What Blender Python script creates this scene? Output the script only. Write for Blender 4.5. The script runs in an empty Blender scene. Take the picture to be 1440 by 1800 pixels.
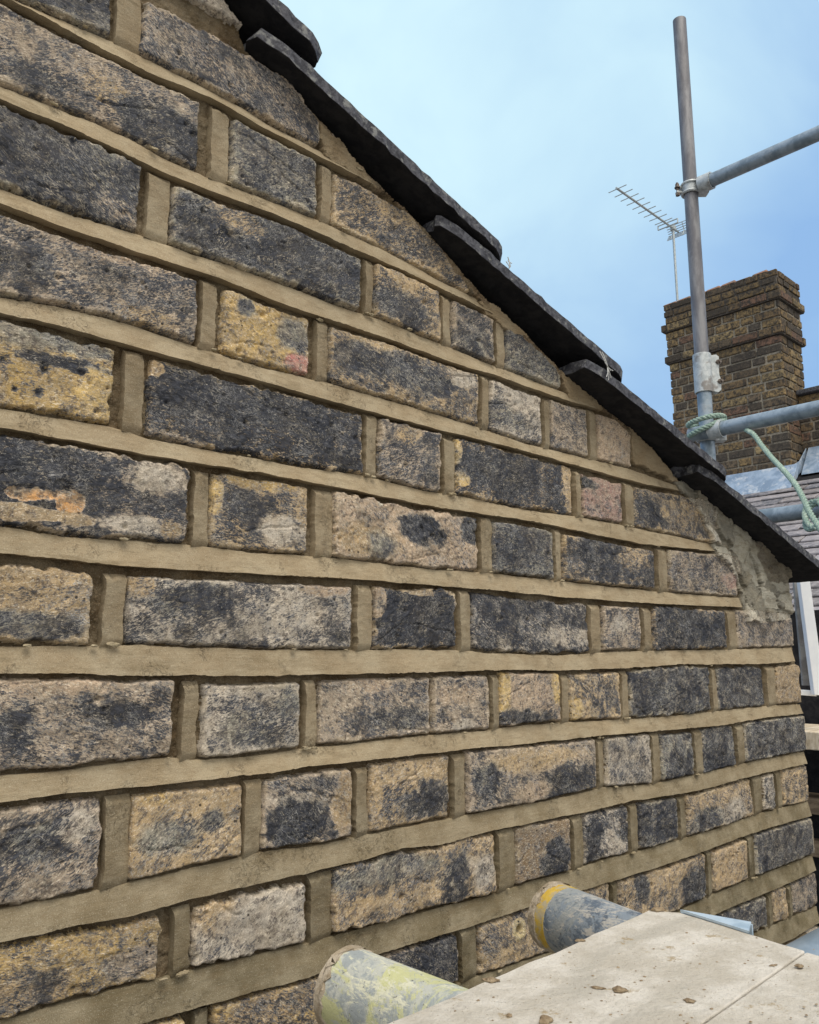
import bpy, bmesh, math, random
import numpy as np
rad = math.radians
S = bpy.context.scene
OZ = 6.0                       # height of the camera above the ground; the wall face is the plane y = 0
# ---------------------------------------------------------------- camera
FPX, YAW, PITCH, ROLL, DIST = 1477.46, 0.817109, 0.175292, -0.00267998, 0.565766
def cam_axes():
    f = np.array([math.cos(YAW)*math.cos(PITCH), math.sin(YAW)*math.cos(PITCH), math.sin(PITCH)])
    r0 = np.array([math.sin(YAW), -math.cos(YAW), 0.]); u0 = np.cross(r0, f)
    c, s = math.cos(ROLL), math.sin(ROLL)
    return c*r0+s*u0, -s*r0+c*u0, f
CR, CU, CF = cam_axes()
CAM = np.array([0, -DIST, OZ])
cd = bpy.data.cameras.new('camera'); cam = bpy.data.objects.new('camera', cd); S.collection.objects.link(cam)
from mathutils import Matrix, Vector
m3 = Matrix((CR, CU, -CF)).transposed().to_4x4(); m3.translation = Vector(CAM)
cam.matrix_world = m3
cd.sensor_fit = 'VERTICAL'; cd.sensor_height = 36.0; cd.lens = FPX*36.0/1800.0
cd.clip_start = 0.02; cd.clip_end = 2000
cd.dof.use_dof = False
S.camera = cam
# ---------------------------------------------------------------- sky, sun, exposure
SUN_EL, SUN_AZ = 64, -108      # azimuth from +x
w = bpy.data.worlds.new('World'); S.world = w; w.use_nodes = True
nt = w.node_tree; nt.nodes.clear()
def nd(nt, typ, **k):
    n = nt.nodes.new(typ)
    ins = k.pop('ins', {})
    for a, v in k.items(): setattr(n, a, v)
    for a, v in ins.items():
        s = n.inputs[a]
        if isinstance(v, bpy.types.NodeSocket): nt.links.new(v, s)
        else: s.default_value = v
    return n
def mth(nt, op, a, b=0.0, c=0.0, clamp=False):
    return nd(nt, 'ShaderNodeMath', operation=op, use_clamp=clamp, ins={0: a, 1: b, 2: c}).outputs[0]
def mix(nt, f, a, b, mode='MIX'):
    n = nd(nt, 'ShaderNodeMix', data_type='RGBA', blend_type=mode)
    for i, v in ((0, f), (6, a), (7, b)):
        if isinstance(v, bpy.types.NodeSocket): nt.links.new(v, n.inputs[i])
        else: n.inputs[i].default_value = v if i == 0 else (tuple(v)+(1,))[:4]
    return n.outputs[2]
def sstep(nt, v, lo, hi, a=0.0, b=1.0):
    return nd(nt, 'ShaderNodeMapRange', interpolation_type='SMOOTHSTEP', ins={0: v, 1: lo, 2: hi, 3: a, 4: b}).outputs[0]
def noise(nt, vec, scale, detail=4, rough=.6, dist=0.0):
    return nd(nt, 'ShaderNodeTexNoise', ins={'Vector': vec, 'Scale': scale, 'Detail': detail, 'Roughness': rough, 'Distortion': dist}).outputs[0]
sky = nd(nt, 'ShaderNodeTexSky', sky_type='NISHITA', sun_disc=False, sun_elevation=rad(SUN_EL), sun_rotation=rad(90-SUN_AZ), air_density=1.0, dust_density=1.5, ozone_density=1.5)
tc = nd(nt, 'ShaderNodeTexCoord').outputs['Generated']
def dirdot(v):
    return nd(nt, 'ShaderNodeVectorMath', operation='DOT_PRODUCT', ins={0: tc, 1: tuple(v)}).outputs['Value']
def pix_dir(px, py):
    d = CF+(px-720)/FPX*CR+(900-py)/FPX*CU; return d/np.linalg.norm(d)
glow = sstep(nt, dirdot(pix_dir(800, 40)), .90, 1.0)             # bright thin patch in the cloud layer
back = sstep(nt, dirdot((-.35, -.75, .56)), -.05, 1.0)           # brighter sky zone added behind the camera to light the wall
cl = noise(nt, tc, 4.0, 5, .5, .3)
cloud = mix(nt, mth(nt, 'ADD', mth(nt, 'MULTIPLY', glow, .85), mth(nt, 'MULTIPLY', mth(nt, 'SUBTRACT', cl, .49), 1.25), clamp=True), (.335, .57, .93), (.80, 1.08, 1.17))
cloud = mix(nt, back, cloud, (1.4, 1.36, 1.27))
bg1 = nd(nt, 'ShaderNodeBackground', ins={0: sky.outputs[0], 1: .06})
bg2 = nd(nt, 'ShaderNodeBackground', ins={0: cloud, 1: .9})
mx = nd(nt, 'ShaderNodeMixShader', ins={0: .88, 1: bg1.outputs[0], 2: bg2.outputs[0]})
nd(nt, 'ShaderNodeOutputWorld', ins={0: mx.outputs[0]})
sl = bpy.data.lights.new('sun', 'SUN'); sl.energy = 2.3; sl.angle = rad(34); sl.color = (1, .95, .87)
so = bpy.data.objects.new('sun', sl); S.collection.objects.link(so)
so.rotation_euler = Vector((math.cos(rad(SUN_EL))*math.cos(rad(SUN_AZ)), math.cos(rad(SUN_EL))*math.sin(rad(SUN_AZ)), math.sin(rad(SUN_EL)))).to_track_quat('Z', 'Y').to_euler()
so.location = (-2, -2, OZ+6)
S.view_settings.view_transform = 'Standard'; S.view_settings.look = 'None'
S.view_settings.exposure = 0.12; S.view_settings.gamma = 1
S.cycles.max_bounces = 6
# ---------------------------------------------------------------- pixel -> place
def ray(px, py):
    px = np.asarray(px, float); py = np.asarray(py, float)
    return CF+((px-720)/FPX)[..., None]*CR+((900-py)/FPX)[..., None]*CU
def on_wall(px, py, y=0.):
    d = ray(px, py); t = (y+DIST)/d[..., 1]; return t*d[..., 0], OZ+t*d[..., 2]
def at_depth(px, py, dep): return CAM+ray(px, py)*dep
def at_z(px, py, z):
    d = ray(px, py); return CAM+d*((z-OZ)/d[2])
def at_x(px, py, x):
    d = ray(px, py); return CAM+d*(x/d[0])
def at_y(px, py, y):
    d = ray(px, py); return CAM+d*((y+DIST)/d[1])
# ---------------------------------------------------------------- mesh helpers
class MB:
    def __init__(s): s.v = []; s.f = []
    def add(s, vs, fs):
        o = len(s.v); s.v += [tuple(map(float, v)) for v in vs]; s.f += [tuple(o+i for i in f) for f in fs]; return s
    def box8(s, c):            # c: 4 bottom then 4 top corners
        return s.add(c, [(0,3,2,1), (4,5,6,7), (0,1,5,4), (1,2,6,5), (2,3,7,6), (3,0,4,7)])
    def box(s, lo, hi):
        (a,b,c),(d,e,f) = lo, hi
        return s.box8([(a,b,c),(d,b,c),(d,e,c),(a,e,c),(a,b,f),(d,b,f),(d,e,f),(a,e,f)])
    def tube(s, p, r, n=16, cap=True, hollow=0.0):
        p = [np.array(q, float) for q in p]; rr = r if hasattr(r, '__len__') else [r]*len(p)
        t0 = p[1]-p[0]; t0 /= np.linalg.norm(t0)
        a = np.cross(t0, (0,0,1) if abs(t0[2]) < .9 else (1,0,0)); a /= np.linalg.norm(a)
        vs = []
        for i, q in enumerate(p):
            t = p[min(i+1, len(p)-1)]-p[max(i-1, 0)]; t /= np.linalg.norm(t)
            a = a-t*np.dot(a, t); a /= np.linalg.norm(a); b = np.cross(t, a)
            for k in range(n):
                th = 2*math.pi*k/n; vs.append(q+rr[i]*(math.cos(th)*a+math.sin(th)*b))
        fs = [(i*n+k, i*n+(k+1)%n, (i+1)*n+(k+1)%n, (i+1)*n+k) for i in range(len(p)-1) for k in range(n)]
        if cap: fs += [tuple(range(n-1, -1, -1)), tuple((len(p)-1)*n+k for k in range(n))]
        return s.add(vs, fs)
    def prism(s, poly, d):     # poly: 3-D loop, extruded by the vector d
        n = len(poly); d = np.array(d, float)
        vs = [np.array(q, float) for q in poly]; vs += [q+d for q in vs]
        return s.add(vs, [tuple(range(n-1, -1, -1)), tuple(range(n, 2*n))]+[(i, (i+1)%n, n+(i+1)%n, n+i) for i in range(n)])
    def build(s, name, mat, parent=None, smooth=False, bevel=0.0, seg=2):
        me = bpy.data.meshes.new(name); me.from_pydata(s.v, [], s.f)
        bm = bmesh.new(); bm.from_mesh(me); bmesh.ops.recalc_face_normals(bm, faces=bm.faces); bm.to_mesh(me); bm.free()
        me.materials.append(mat); o = bpy.data.objects.new(name, me); S.collection.objects.link(o)
        if smooth:
            me.polygons.foreach_set('use_smooth', [True]*len(me.polygons))
            me.set_sharp_from_angle(angle=rad(40))
        if bevel:
            b = o.modifiers.new('bevel', 'BEVEL'); b.width = bevel; b.segments = seg; b.limit_method = 'ANGLE'
        if parent: attach(o, parent)
        return o
def attach(o, parent):
    o.parent = parent; o.matrix_parent_inverse = Matrix.Translation(-parent.location)
def empty(name, loc, label=None, cat=None, group=None):
    o = bpy.data.objects.new(name, None); o.location = tuple(loc); S.collection.objects.link(o); o.empty_display_size = .05
    if label: tag(o, label, cat, group)
    return o
def tag(o, label, cat, group=None):
    o['label'] = label; o['category'] = cat
    if group: o['group'] = group
    return o
# lattice noise for numpy arrays
def vnoise(x, y, seed):
    rs = np.random.RandomState(seed); T = rs.rand(256, 256).astype(np.float32)
    xi = np.floor(x).astype(np.int64); yi = np.floor(y).astype(np.int64)
    fx = (x-xi).astype(np.float32); fy = (y-yi).astype(np.float32)
    fx = fx*fx*(3-2*fx); fy = fy*fy*(3-2*fy)
    a = T[yi & 255, xi & 255]; b = T[yi & 255, (xi+1) & 255]; c = T[(yi+1) & 255, xi & 255]; d = T[(yi+1) & 255, (xi+1) & 255]
    return (a+(b-a)*fx+(c-a)*fy+(a-b-c+d)*fx*fy)*2-1
def fbm(x, y, seed, o=3, g=.5):
    s = 0; A = 1.0
    for i in range(o):
        s = s+A*vnoise(x*2**i+17.3*i, y*2**i+5.1*i, seed+i); A *= g
    return s
# ---------------------------------------------------------------- materials
def mat(name, rough=.9, metal=0.0, spec=.3):
    m = bpy.data.materials.new(name); m.use_nodes = True
    t = m.node_tree; b = t.nodes['Principled BSDF']
    b.inputs['Roughness'].default_value = rough; b.inputs['Metallic'].default_value = metal; b.inputs['Specular IOR Level'].default_value = spec
    return m, t, b
def bump(t, b, h, dist=.001, strength=1.0):
    n = nd(t, 'ShaderNodeBump', ins={'Strength': strength, 'Distance': dist, 'Height': h}); t.links.new(n.outputs[0], b.inputs['Normal'])
def pos(t): return nd(t, 'ShaderNodeTexCoord').outputs['Object']
def vscale(t, v, s): return nd(t, 'ShaderNodeVectorMath', operation='MULTIPLY', ins={0: v, 1: s}).outputs[0]
def simple(name, c1, c2, scale=60, rough=.85, metal=0.0, bd=.0006, stretch=(1,1,1), c3=None, s3=8, lo=.38, hi=.62, det=5, lo3=.52, hi3=.66):
    m, t, b = mat(name, rough, metal)
    p = vscale(t, pos(t), stretch); n = noise(t, p, scale, det, .65, .3)
    c = mix(t, sstep(t, n, lo, hi), c1, c2)
    if c3: c = mix(t, sstep(t, noise(t, p, s3, 5, .65), lo3, hi3), c, c3)
    t.links.new(c, b.inputs['Base Color']); bump(t, b, noise(t, p, scale*2.5, 6, .7), bd)
    return m
def brick_material():
    m, t, b = mat('weathered_stock_brick', .88, 0, .25)
    hue = nd(t, 'ShaderNodeAttribute', attribute_name='hue'); sd = nd(t, 'ShaderNodeAttribute', attribute_name='seed')
    dark = hue.outputs['Alpha']; hc = hue.outputs['Color']
    p = nd(t, 'ShaderNodeVectorMath', operation='ADD', ins={0: pos(t), 1: sd.outputs['Vector']}).outputs[0]
    sep = nd(t, 'ShaderNodeSeparateXYZ', ins={0: sd.outputs['Vector']})
    pr = nd(t, 'ShaderNodeVectorRotate', rotation_type='Y_AXIS', ins={'Vector': p, 'Angle': sep.outputs['Y']}).outputs[0]
    ps = vscale(t, pr, (1, 1, 2.6))
    mac = noise(t, p, 48, 5, .66, .8); med = noise(t, ps, 150, 5, .72, .9); fin = noise(t, ps, 420, 5, .75, .5); vf = noise(t, p, 1500, 3, .65)
    frk = sstep(t, noise(t, p, 30, 3, .5), .36, .62, .35, 1.35)
    cen = lambda v, k: mth(t, 'MULTIPLY', mth(t, 'SUBTRACT', v, .5), k)
    cover = mth(t, 'ADD', mth(t, 'ADD', dark, cen(mac, 1.0)), mth(t, 'MULTIPLY', frk, mth(t, 'ADD', cen(med, 1.35), mth(t, 'ADD', cen(fin, 1.6), cen(vf, .5)))))
    hv = mix(t, sstep(t, noise(t, p, 95, 4, .6), .35, .7), hc, mix(t, .45, hc, (.46, .36, .25)))
    hv = mix(t, sstep(t, noise(t, p, 180, 5, .75), .50, .62), hv, mix(t, .8, hv, (.10, .08, .07)))
    hv = mix(t, sstep(t, noise(t, ps, 380, 5, .7), .52, .66), hv, mix(t, .75, hv, (.86, .75, .58)))
    mid = mix(t, sstep(t, noise(t, p, 60, 4, .6), .4, .62), (.130, .112, .095), (.135, .138, .150))
    dk = mix(t, sstep(t, med, .36, .66), (.010, .011, .015), (.060, .063, .076))
    c = mix(t, sstep(t, cover, .37, .53), hv, mid)
    c = mix(t, sstep(t, cover, .47, .64), c, dk)
    c = mix(t, sstep(t, noise(t, p, 22, 4, .6, .5), .46, .66, 0, .36), c, mix(t, .75, c, (.06, .05, .04)))
    # thin pale scratches and salts
    def filaments(scale, dist, wd, mk_scale, lo):
        n = noise(t, ps, scale, 6, .62, dist)
        wv = mth(t, 'MULTIPLY', wd, sstep(t, noise(t, p, scale*2, 3, .6), .35, .7, .25, 1.6))
        fr = mth(t, 'ABSOLUTE', mth(t, 'SUBTRACT', mth(t, 'FRACT', mth(t, 'MULTIPLY', n, 9.0)), .5))
        q = mth(t, 'SUBTRACT', 1.0, mth(t, 'DIVIDE', fr, wv), clamp=True)
        return mth(t, 'MULTIPLY', q, sstep(t, noise(t, p, mk_scale, 4, .65), lo, lo+.10))
    line = mth(t, 'MAXIMUM', filaments(42.0, 1.3, .13, 38.0, .47), mth(t, 'MULTIPLY', filaments(120.0, .9, .17, 60.0, .46), .85))
    c = mix(t, mth(t, 'MULTIPLY', line, .80), c, mix(t, sstep(t, noise(t, p, 30, 2, .5), .4, .6), (.62, .53, .39), (.52, .50, .47)))
    salt = mth(t, 'MULTIPLY', sstep(t, noise(t, p, 620, 5, .78), .58, .66), sstep(t, noise(t, p, 28, 3, .6), .34, .60))
    c = mix(t, mth(t, 'MULTIPLY', salt, .75), c, (.66, .60, .50))
    vor = nd(t, 'ShaderNodeTexVoronoi', feature='F1', ins={'Vector': p, 'Scale': 150.0, 'Randomness': 1.0})
    pit = mth(t, 'MULTIPLY', sstep(t, vor.outputs['Distance'], .10, .20, 1, 0), sstep(t, noise(t, p, 60, 3, .5), .50, .6))
    c = mix(t, mth(t, 'MULTIPLY', pit, .85), c, (.02, .017, .015))
    c = mix(t, 1.0, c, nd(t, 'ShaderNodeCombineXYZ', ins={0: sstep(t, vf, .3, .7, .75, 1.22), 1: sstep(t, vf, .3, .7, .75, 1.22), 2: sstep(t, vf, .3, .7, .75, 1.22)}).outputs[0], 'MULTIPLY')
    t.links.new(c, b.inputs['Base Color'])
    h = mth(t, 'ADD', mth(t, 'ADD', mth(t, 'ADD', mth(t, 'MULTIPLY', fin, .55), mth(t, 'MULTIPLY', med, .9)), mth(t, 'MULTIPLY', vf, .16)), mth(t, 'ADD', mth(t, 'MULTIPLY', line, .30), mth(t, 'MULTIPLY', pit, -.8)))
    bump(t, b, h, .0010)
    t.links.new(mth(t, 'SUBTRACT', .92, mth(t, 'MULTIPLY', sstep(t, cover, .45, .6), .26)), b.inputs['Roughness'])
    return m
def mortar_material(name, rough_amt, dscale=1.0):
    m, t, b = mat(name, .95, 0, .15)
    hue = nd(t, 'ShaderNodeAttribute', attribute_name='hue').outputs['Color']; p = pos(t)
    g = noise(t, p, 1500, 3, .7); g2 = noise(t, p, 420, 4, .65); bl = noise(t, p, 26, 4, .6)
    c = mix(t, sstep(t, bl, .35, .68), hue, mix(t, .35, hue, (.50, .43, .30)))
    c = mix(t, sstep(t, noise(t, vscale(t, p, (1, 1, 3)), 75, 5, .7), .48, .72), c, mix(t, .38, c, (.20, .14, .075)))
    c = mix(t, sstep(t, g, .56, .68), c, mix(t, .45, c, (.62, .56, .44)))
    c = mix(t, sstep(t, noise(t, vscale(t, p, (.35, 1, 1.6)), 48, 5, .7, .6), .52, .66), c, mix(t, .35, c, (.16, .12, .065)))
    c = mix(t, sstep(t, g, .44, .33), c, mix(t, .5, c, (.10, .07, .04)))
    t.links.new(c, b.inputs['Base Color'])
    drag = noise(t, vscale(t, p, (.10, 1, 1)), 520, 4, .65)
    c2_ = noise(t, p, 130, 6, .7, 1.5); hair = mth(t, 'MULTIPLY', sstep(t, mth(t, 'ABSOLUTE', mth(t, 'SUBTRACT', c2_, .5)), .0, .008, 1, 0), sstep(t, noise(t, p, 24, 3, .5), .56, .62))
    c = mix(t, mth(t, 'MULTIPLY', hair, .7), c, (.05, .035, .02)); c = mix(t, sstep(t, drag, .54, .70), c, mix(t, .22, c, (.10, .08, .045)))
    t.links.new(c, b.inputs['Base Color'])
    bump(t, b, mth(t, 'ADD', mth(t, 'ADD', mth(t, 'MULTIPLY', g, .5), mth(t, 'MULTIPLY', drag, .5)), mth(t, 'SUBTRACT', mth(t, 'MULTIPLY', g2, dscale), hair)), rough_amt)
    return m
M_BRICK = brick_material()
M_BED = mortar_material('raked_brown_mortar', .0022, 1.2)
M_JOINT = mortar_material('struck_sand_mortar', .0007, .7)
M_CEM = mortar_material('flaky_grey_cement', .0025, 1.3)

# traced bed joints: (px, py) of the upper and lower edge of each ribbon
BEDS={
'A':([(-40,-42),(0,-19),(37,0),(110,33),(200,70),(283,113),(363,152),(433,190),(467,213),(567,265),(633,300),(680,333)],[(-40,-30),(0,-8),(33,10),(133,63),(267,133),(367,173),(400,190),(450,220),(533,263),(600,297),(680,339)]),
'B':([(-40,132),(0,147),(67,173),(167,213),(233,243),(300,280),(367,310),(467,347),(567,387),(667,433),(733,467),(767,487),(833,520),(872,541)],[(-40,162),(0,177),(100,217),(200,263),(300,310),(367,337),(480,377),(500,385),(600,430),(700,473),(800,520),(872,556)]),
'C':([(-40,314),(0,328),(67,353),(133,377),(250,410),(300,430),(400,464),(467,487),(533,510),(587,533),(677,563),(777,603),(867,640),(992,688),(1058,711)],[(-40,347),(0,360),(100,397),(200,430),(300,463),(383,490),(500,537),(600,570),(700,603),(800,640),(880,664),(992,704),(1058,722)]),
'D':([(-40,510),(0,520),(100,537),(233,570),(333,603),(400,625),(467,646),(533,660),(597,677),(673,699),(750,722),(840,749),(927,779),(1027,803),(1107,823),(1193,853)],[(-40,540),(0,550),(100,573),(233,610),(300,627),(400,655),(480,677),(540,694),(640,721),(740,748),(840,773),(920,793),(960,804),(1060,832),(1127,850),(1196,863)]),
'E':([(-40,711),(0,717),(100,733),(217,753),(267,770),(367,790),(440,802),(540,822),(640,835),(740,860),(840,877),(927,896),(1010,907),(1093,922),(1193,943),(1267,959)],[(-40,746),(0,752),(100,770),(200,790),(333,813),(440,829),(540,847),(640,867),(740,887),(840,903),(920,914),(960,922),(1060,943),(1127,956),(1193,963),(1268,970)]),
'F':([(-40,920),(0,925),(133,945),(233,950),(367,960),(440,970),(573,979),(673,990),(773,1002),(860,1006),(993,1022),(1093,1033),(1193,1043),(1304,1051)],[(-40,969),(0,973),(100,983),(200,995),(300,1000),(440,1008),(573,1015),(707,1025),(860,1037),(993,1050),(1127,1060),(1307,1068)]),
'G':([(-40,1136),(0,1136),(133,1137),(240,1134),(333,1138),(440,1141),(573,1143),(707,1142),(807,1143),(860,1148),(993,1152),(1093,1145),(1227,1143),(1340,1140),(1396,1138)],[(-40,1184),(0,1184),(133,1183),(233,1188),(333,1186),(440,1188),(607,1185),(740,1182),(860,1178),(993,1178),(1093,1175),(1193,1168),(1342,1167),(1402,1162)]),
'H':([(-40,1368),(0,1363),(100,1357),(167,1347),(300,1333),(367,1337),(480,1325),(507,1320),(607,1310),(707,1298),(773,1292),(857,1285),(927,1275),(993,1270),(1093,1265),(1193,1258),(1293,1247),(1367,1240),(1413,1238)],[(-40,1416),(0,1410),(117,1393),(233,1383),(333,1373),(460,1360),(540,1347),(640,1337),(740,1325),(840,1314),(920,1308),(960,1303),(1060,1292),(1160,1284),(1260,1276),(1345,1261),(1414,1254)]),
'I':([(-40,1608),(0,1600),(67,1587),(133,1577),(233,1553),(333,1530),(460,1500),(540,1490),(607,1477),(707,1457),(807,1437),(860,1427),(960,1410),(1060,1385),(1143,1380),(1193,1370),(1240,1360),(1307,1343),(1413,1322)],[(-40,1664),(0,1655),(100,1633),(233,1607),(333,1580),(460,1551),(540,1533),(640,1510),(707,1490),(773,1485),(840,1465),(960,1440),(1027,1427),(1110,1407),(1193,1395),(1240,1386),(1307,1367),(1362,1354),(1418,1342)]),
'J':([(-40,1808),(0,1797),(150,1757),(300,1718),(440,1683),(540,1660),(640,1633),(773,1597),(860,1577),(927,1553),(1003,1533),(1060,1513),(1127,1497),(1193,1478),(1265,1457),(1329,1433),(1424,1409)],[(-40,1876),(0,1865),(150,1825),(300,1783),(440,1743),(540,1717),(673,1673),(773,1643),(860,1617),(943,1587),(1060,1553),(1150,1525),(1228,1499),(1295,1473),(1362,1451),(1426,1433)]),
'K':([(300,1895),(500,1838),(640,1788),(860,1712),(1100,1634),(1193,1604),(1251,1576),(1318,1547),(1384,1522),(1438,1500)],[(300,1970),(500,1900),(640,1845),(860,1757),(1100,1662),(1251,1608),(1296,1589),(1351,1567),(1407,1542),(1440,1526)]),
'L':([(860,1850),(1100,1740),(1200,1695),(1357,1630),(1384,1618),(1440,1594)],[(860,1895),(1100,1775),(1200,1725),(1357,1665),(1391,1650),(1440,1620)]),
}
# ================================================================ the gable wall
HUES = dict(B=(.50,.355,.19), Y=(.50,.335,.12), YY=(.66,.46,.18), P=(.36,.225,.185), T=(.43,.34,.25), G=(.27,.26,.21), W=(.50,.44,.36),
            O=(.70,.36,.13), R=(.20,.135,.075), Q=(.47,.345,.235), A=(.42,.29,.15), S=(.37,.27,.155), X=(.50,.20,.17))
COURSES = [
 (None,'A',[('b',None,200,'G',.62),('p',205,248),('b',250,565,'T',.58),('b',568,615,'R',.15)]),
 ('A','B',[('b',None,355,'T',.56),('p',370,402),('b',405,560,'G',.6),('p',565,583),('b',585,840,'B',.54)]),
 ('B','C',[('b',None,250,'G',.70),('p',260,297),('b',300,637,'G',.68),('p',643,657),('b',658,775,'B',.50),('p',777,793),('b',795,870,'T',.55),('p',872,888),('b',889,985,'G',.52)]),
 ('C','D',[('b',None,350,'T',.55),('p',355,380),('b',389,547,'Y',.30),('p',557,577),('b',578,843,'B',.52),('p',847,861),('b',862,956,'W',.42),('p',957,968),('b',969,1035,'T',.47),('p',1036,1050),('b',1051,1110,'Q',.22)]),
 ('D','E',[('b',None,205,'Y',.36),('p',218,252),('b',257,640,'B',.74),('p',643,662),('b',667,777,'T',.58),('p',780,800),('b',803,1010,'B',.70),('p',1012,1023),('b',1025,1097,'P',.34),('p',1098,1115),('b',1117,1258,'B',.55)]),
 ('E','F',[('b',None,333,'T',.70),('p',340,368),('b',370,546,'B',.55),('p',553,585),('b',586,842,'Q',.33),('p',845,866),('b',867,975,'G',.62),('p',976,988),('b',991,1152,'B',.66),('p',1157,1175),('b',1177,1297,'T',.52)]),
 ('F','G',[('b',None,165,'B',.36),('p',183,220),('b',222,622,'W',.52),('p',628,655),('b',657,805,'B',.78),('p',809,828),('b',830,1037,'W',.66),('p',1038,1057),('b',1060,1128,'T',.5),('p',1132,1147),('b',1150,1277,'B',.70),('p',1279,1296),('b',1297,1396,'T',.48)]),
 ('G','H',[('b',None,308,'T',.48),('p',322,350),('b',353,530,'W',.46),('p',537,558),('b',560,760,'T',.48),('b',760.6,863,'T',.48),('p',865,878),('b',880,985,'Q',.42),('p',987,1002),('b',1003,1092,'B',.52),('p',1093,1107),('b',1107,1250,'G',.66),('p',1252,1262),('b',1262,1345,'G',.66),('p',1348,1365),('b',1366,1412,'A',.12)]),
 ('H','I',[('b',None,180,'T',.45),('p',183,227),('b',227,430,'B',.32),('p',430,460),('b',460,622,'T',.55),('p',625,647),('b',650,794,'B',.45),('p',798,820),('b',820,1050,'T',.50),('p',1052,1063),('b',1065,1145,'W',.43),('p',1147,1162),('b',1163,1220,'G',.52),('p',1221,1237),('b',1237,1293,'G',.68),('p',1296,1310),('b',1310,1416,'G',.62)]),
 ('I','J',[('b',None,285,'Y',.36),('p',305,335),('b',338,540,'W',.42),('p',545,583),('b',583,873,'B',.45),('p',877,907),('b',907,1005,'R',.30),('p',1008,1027),('b',1028,1108,'W',.60),('p',1108,1123),('b',1125,1193,'G',.72),('p',1195,1207),('b',1208,1325,'B',.42),('p',1325,1341),('b',1342,1363,'W',.55),('p',1365,1376),('b',1378,1425,'B',.48)]),
 ('J','K',[('b',None,330,'Y',.4),('p',340,365),('b',370,642,'Y',.42),('p',645,670),('b',673,808,'T',.62),('p',812,840),('b',842,1075,'B',.5),('p',1078,1088),('b',1090,1242,'B',.45),('p',1244,1253),('b',1255,1315,'A',.35),('p',1316,1328),('b',1328,1430,'G',.62)]),
 ('K','L',[('b',None,1010,'B',.5),('p',1020,1035),('b',1040,1245,'T',.55),('p',1247,1257),('b',1258,1350,'G',.6),('p',1352,1360),('b',1361,1386,'B',.4),('p',1387,1394),('b',1395,1470,'T',.5)]),
]
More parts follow.
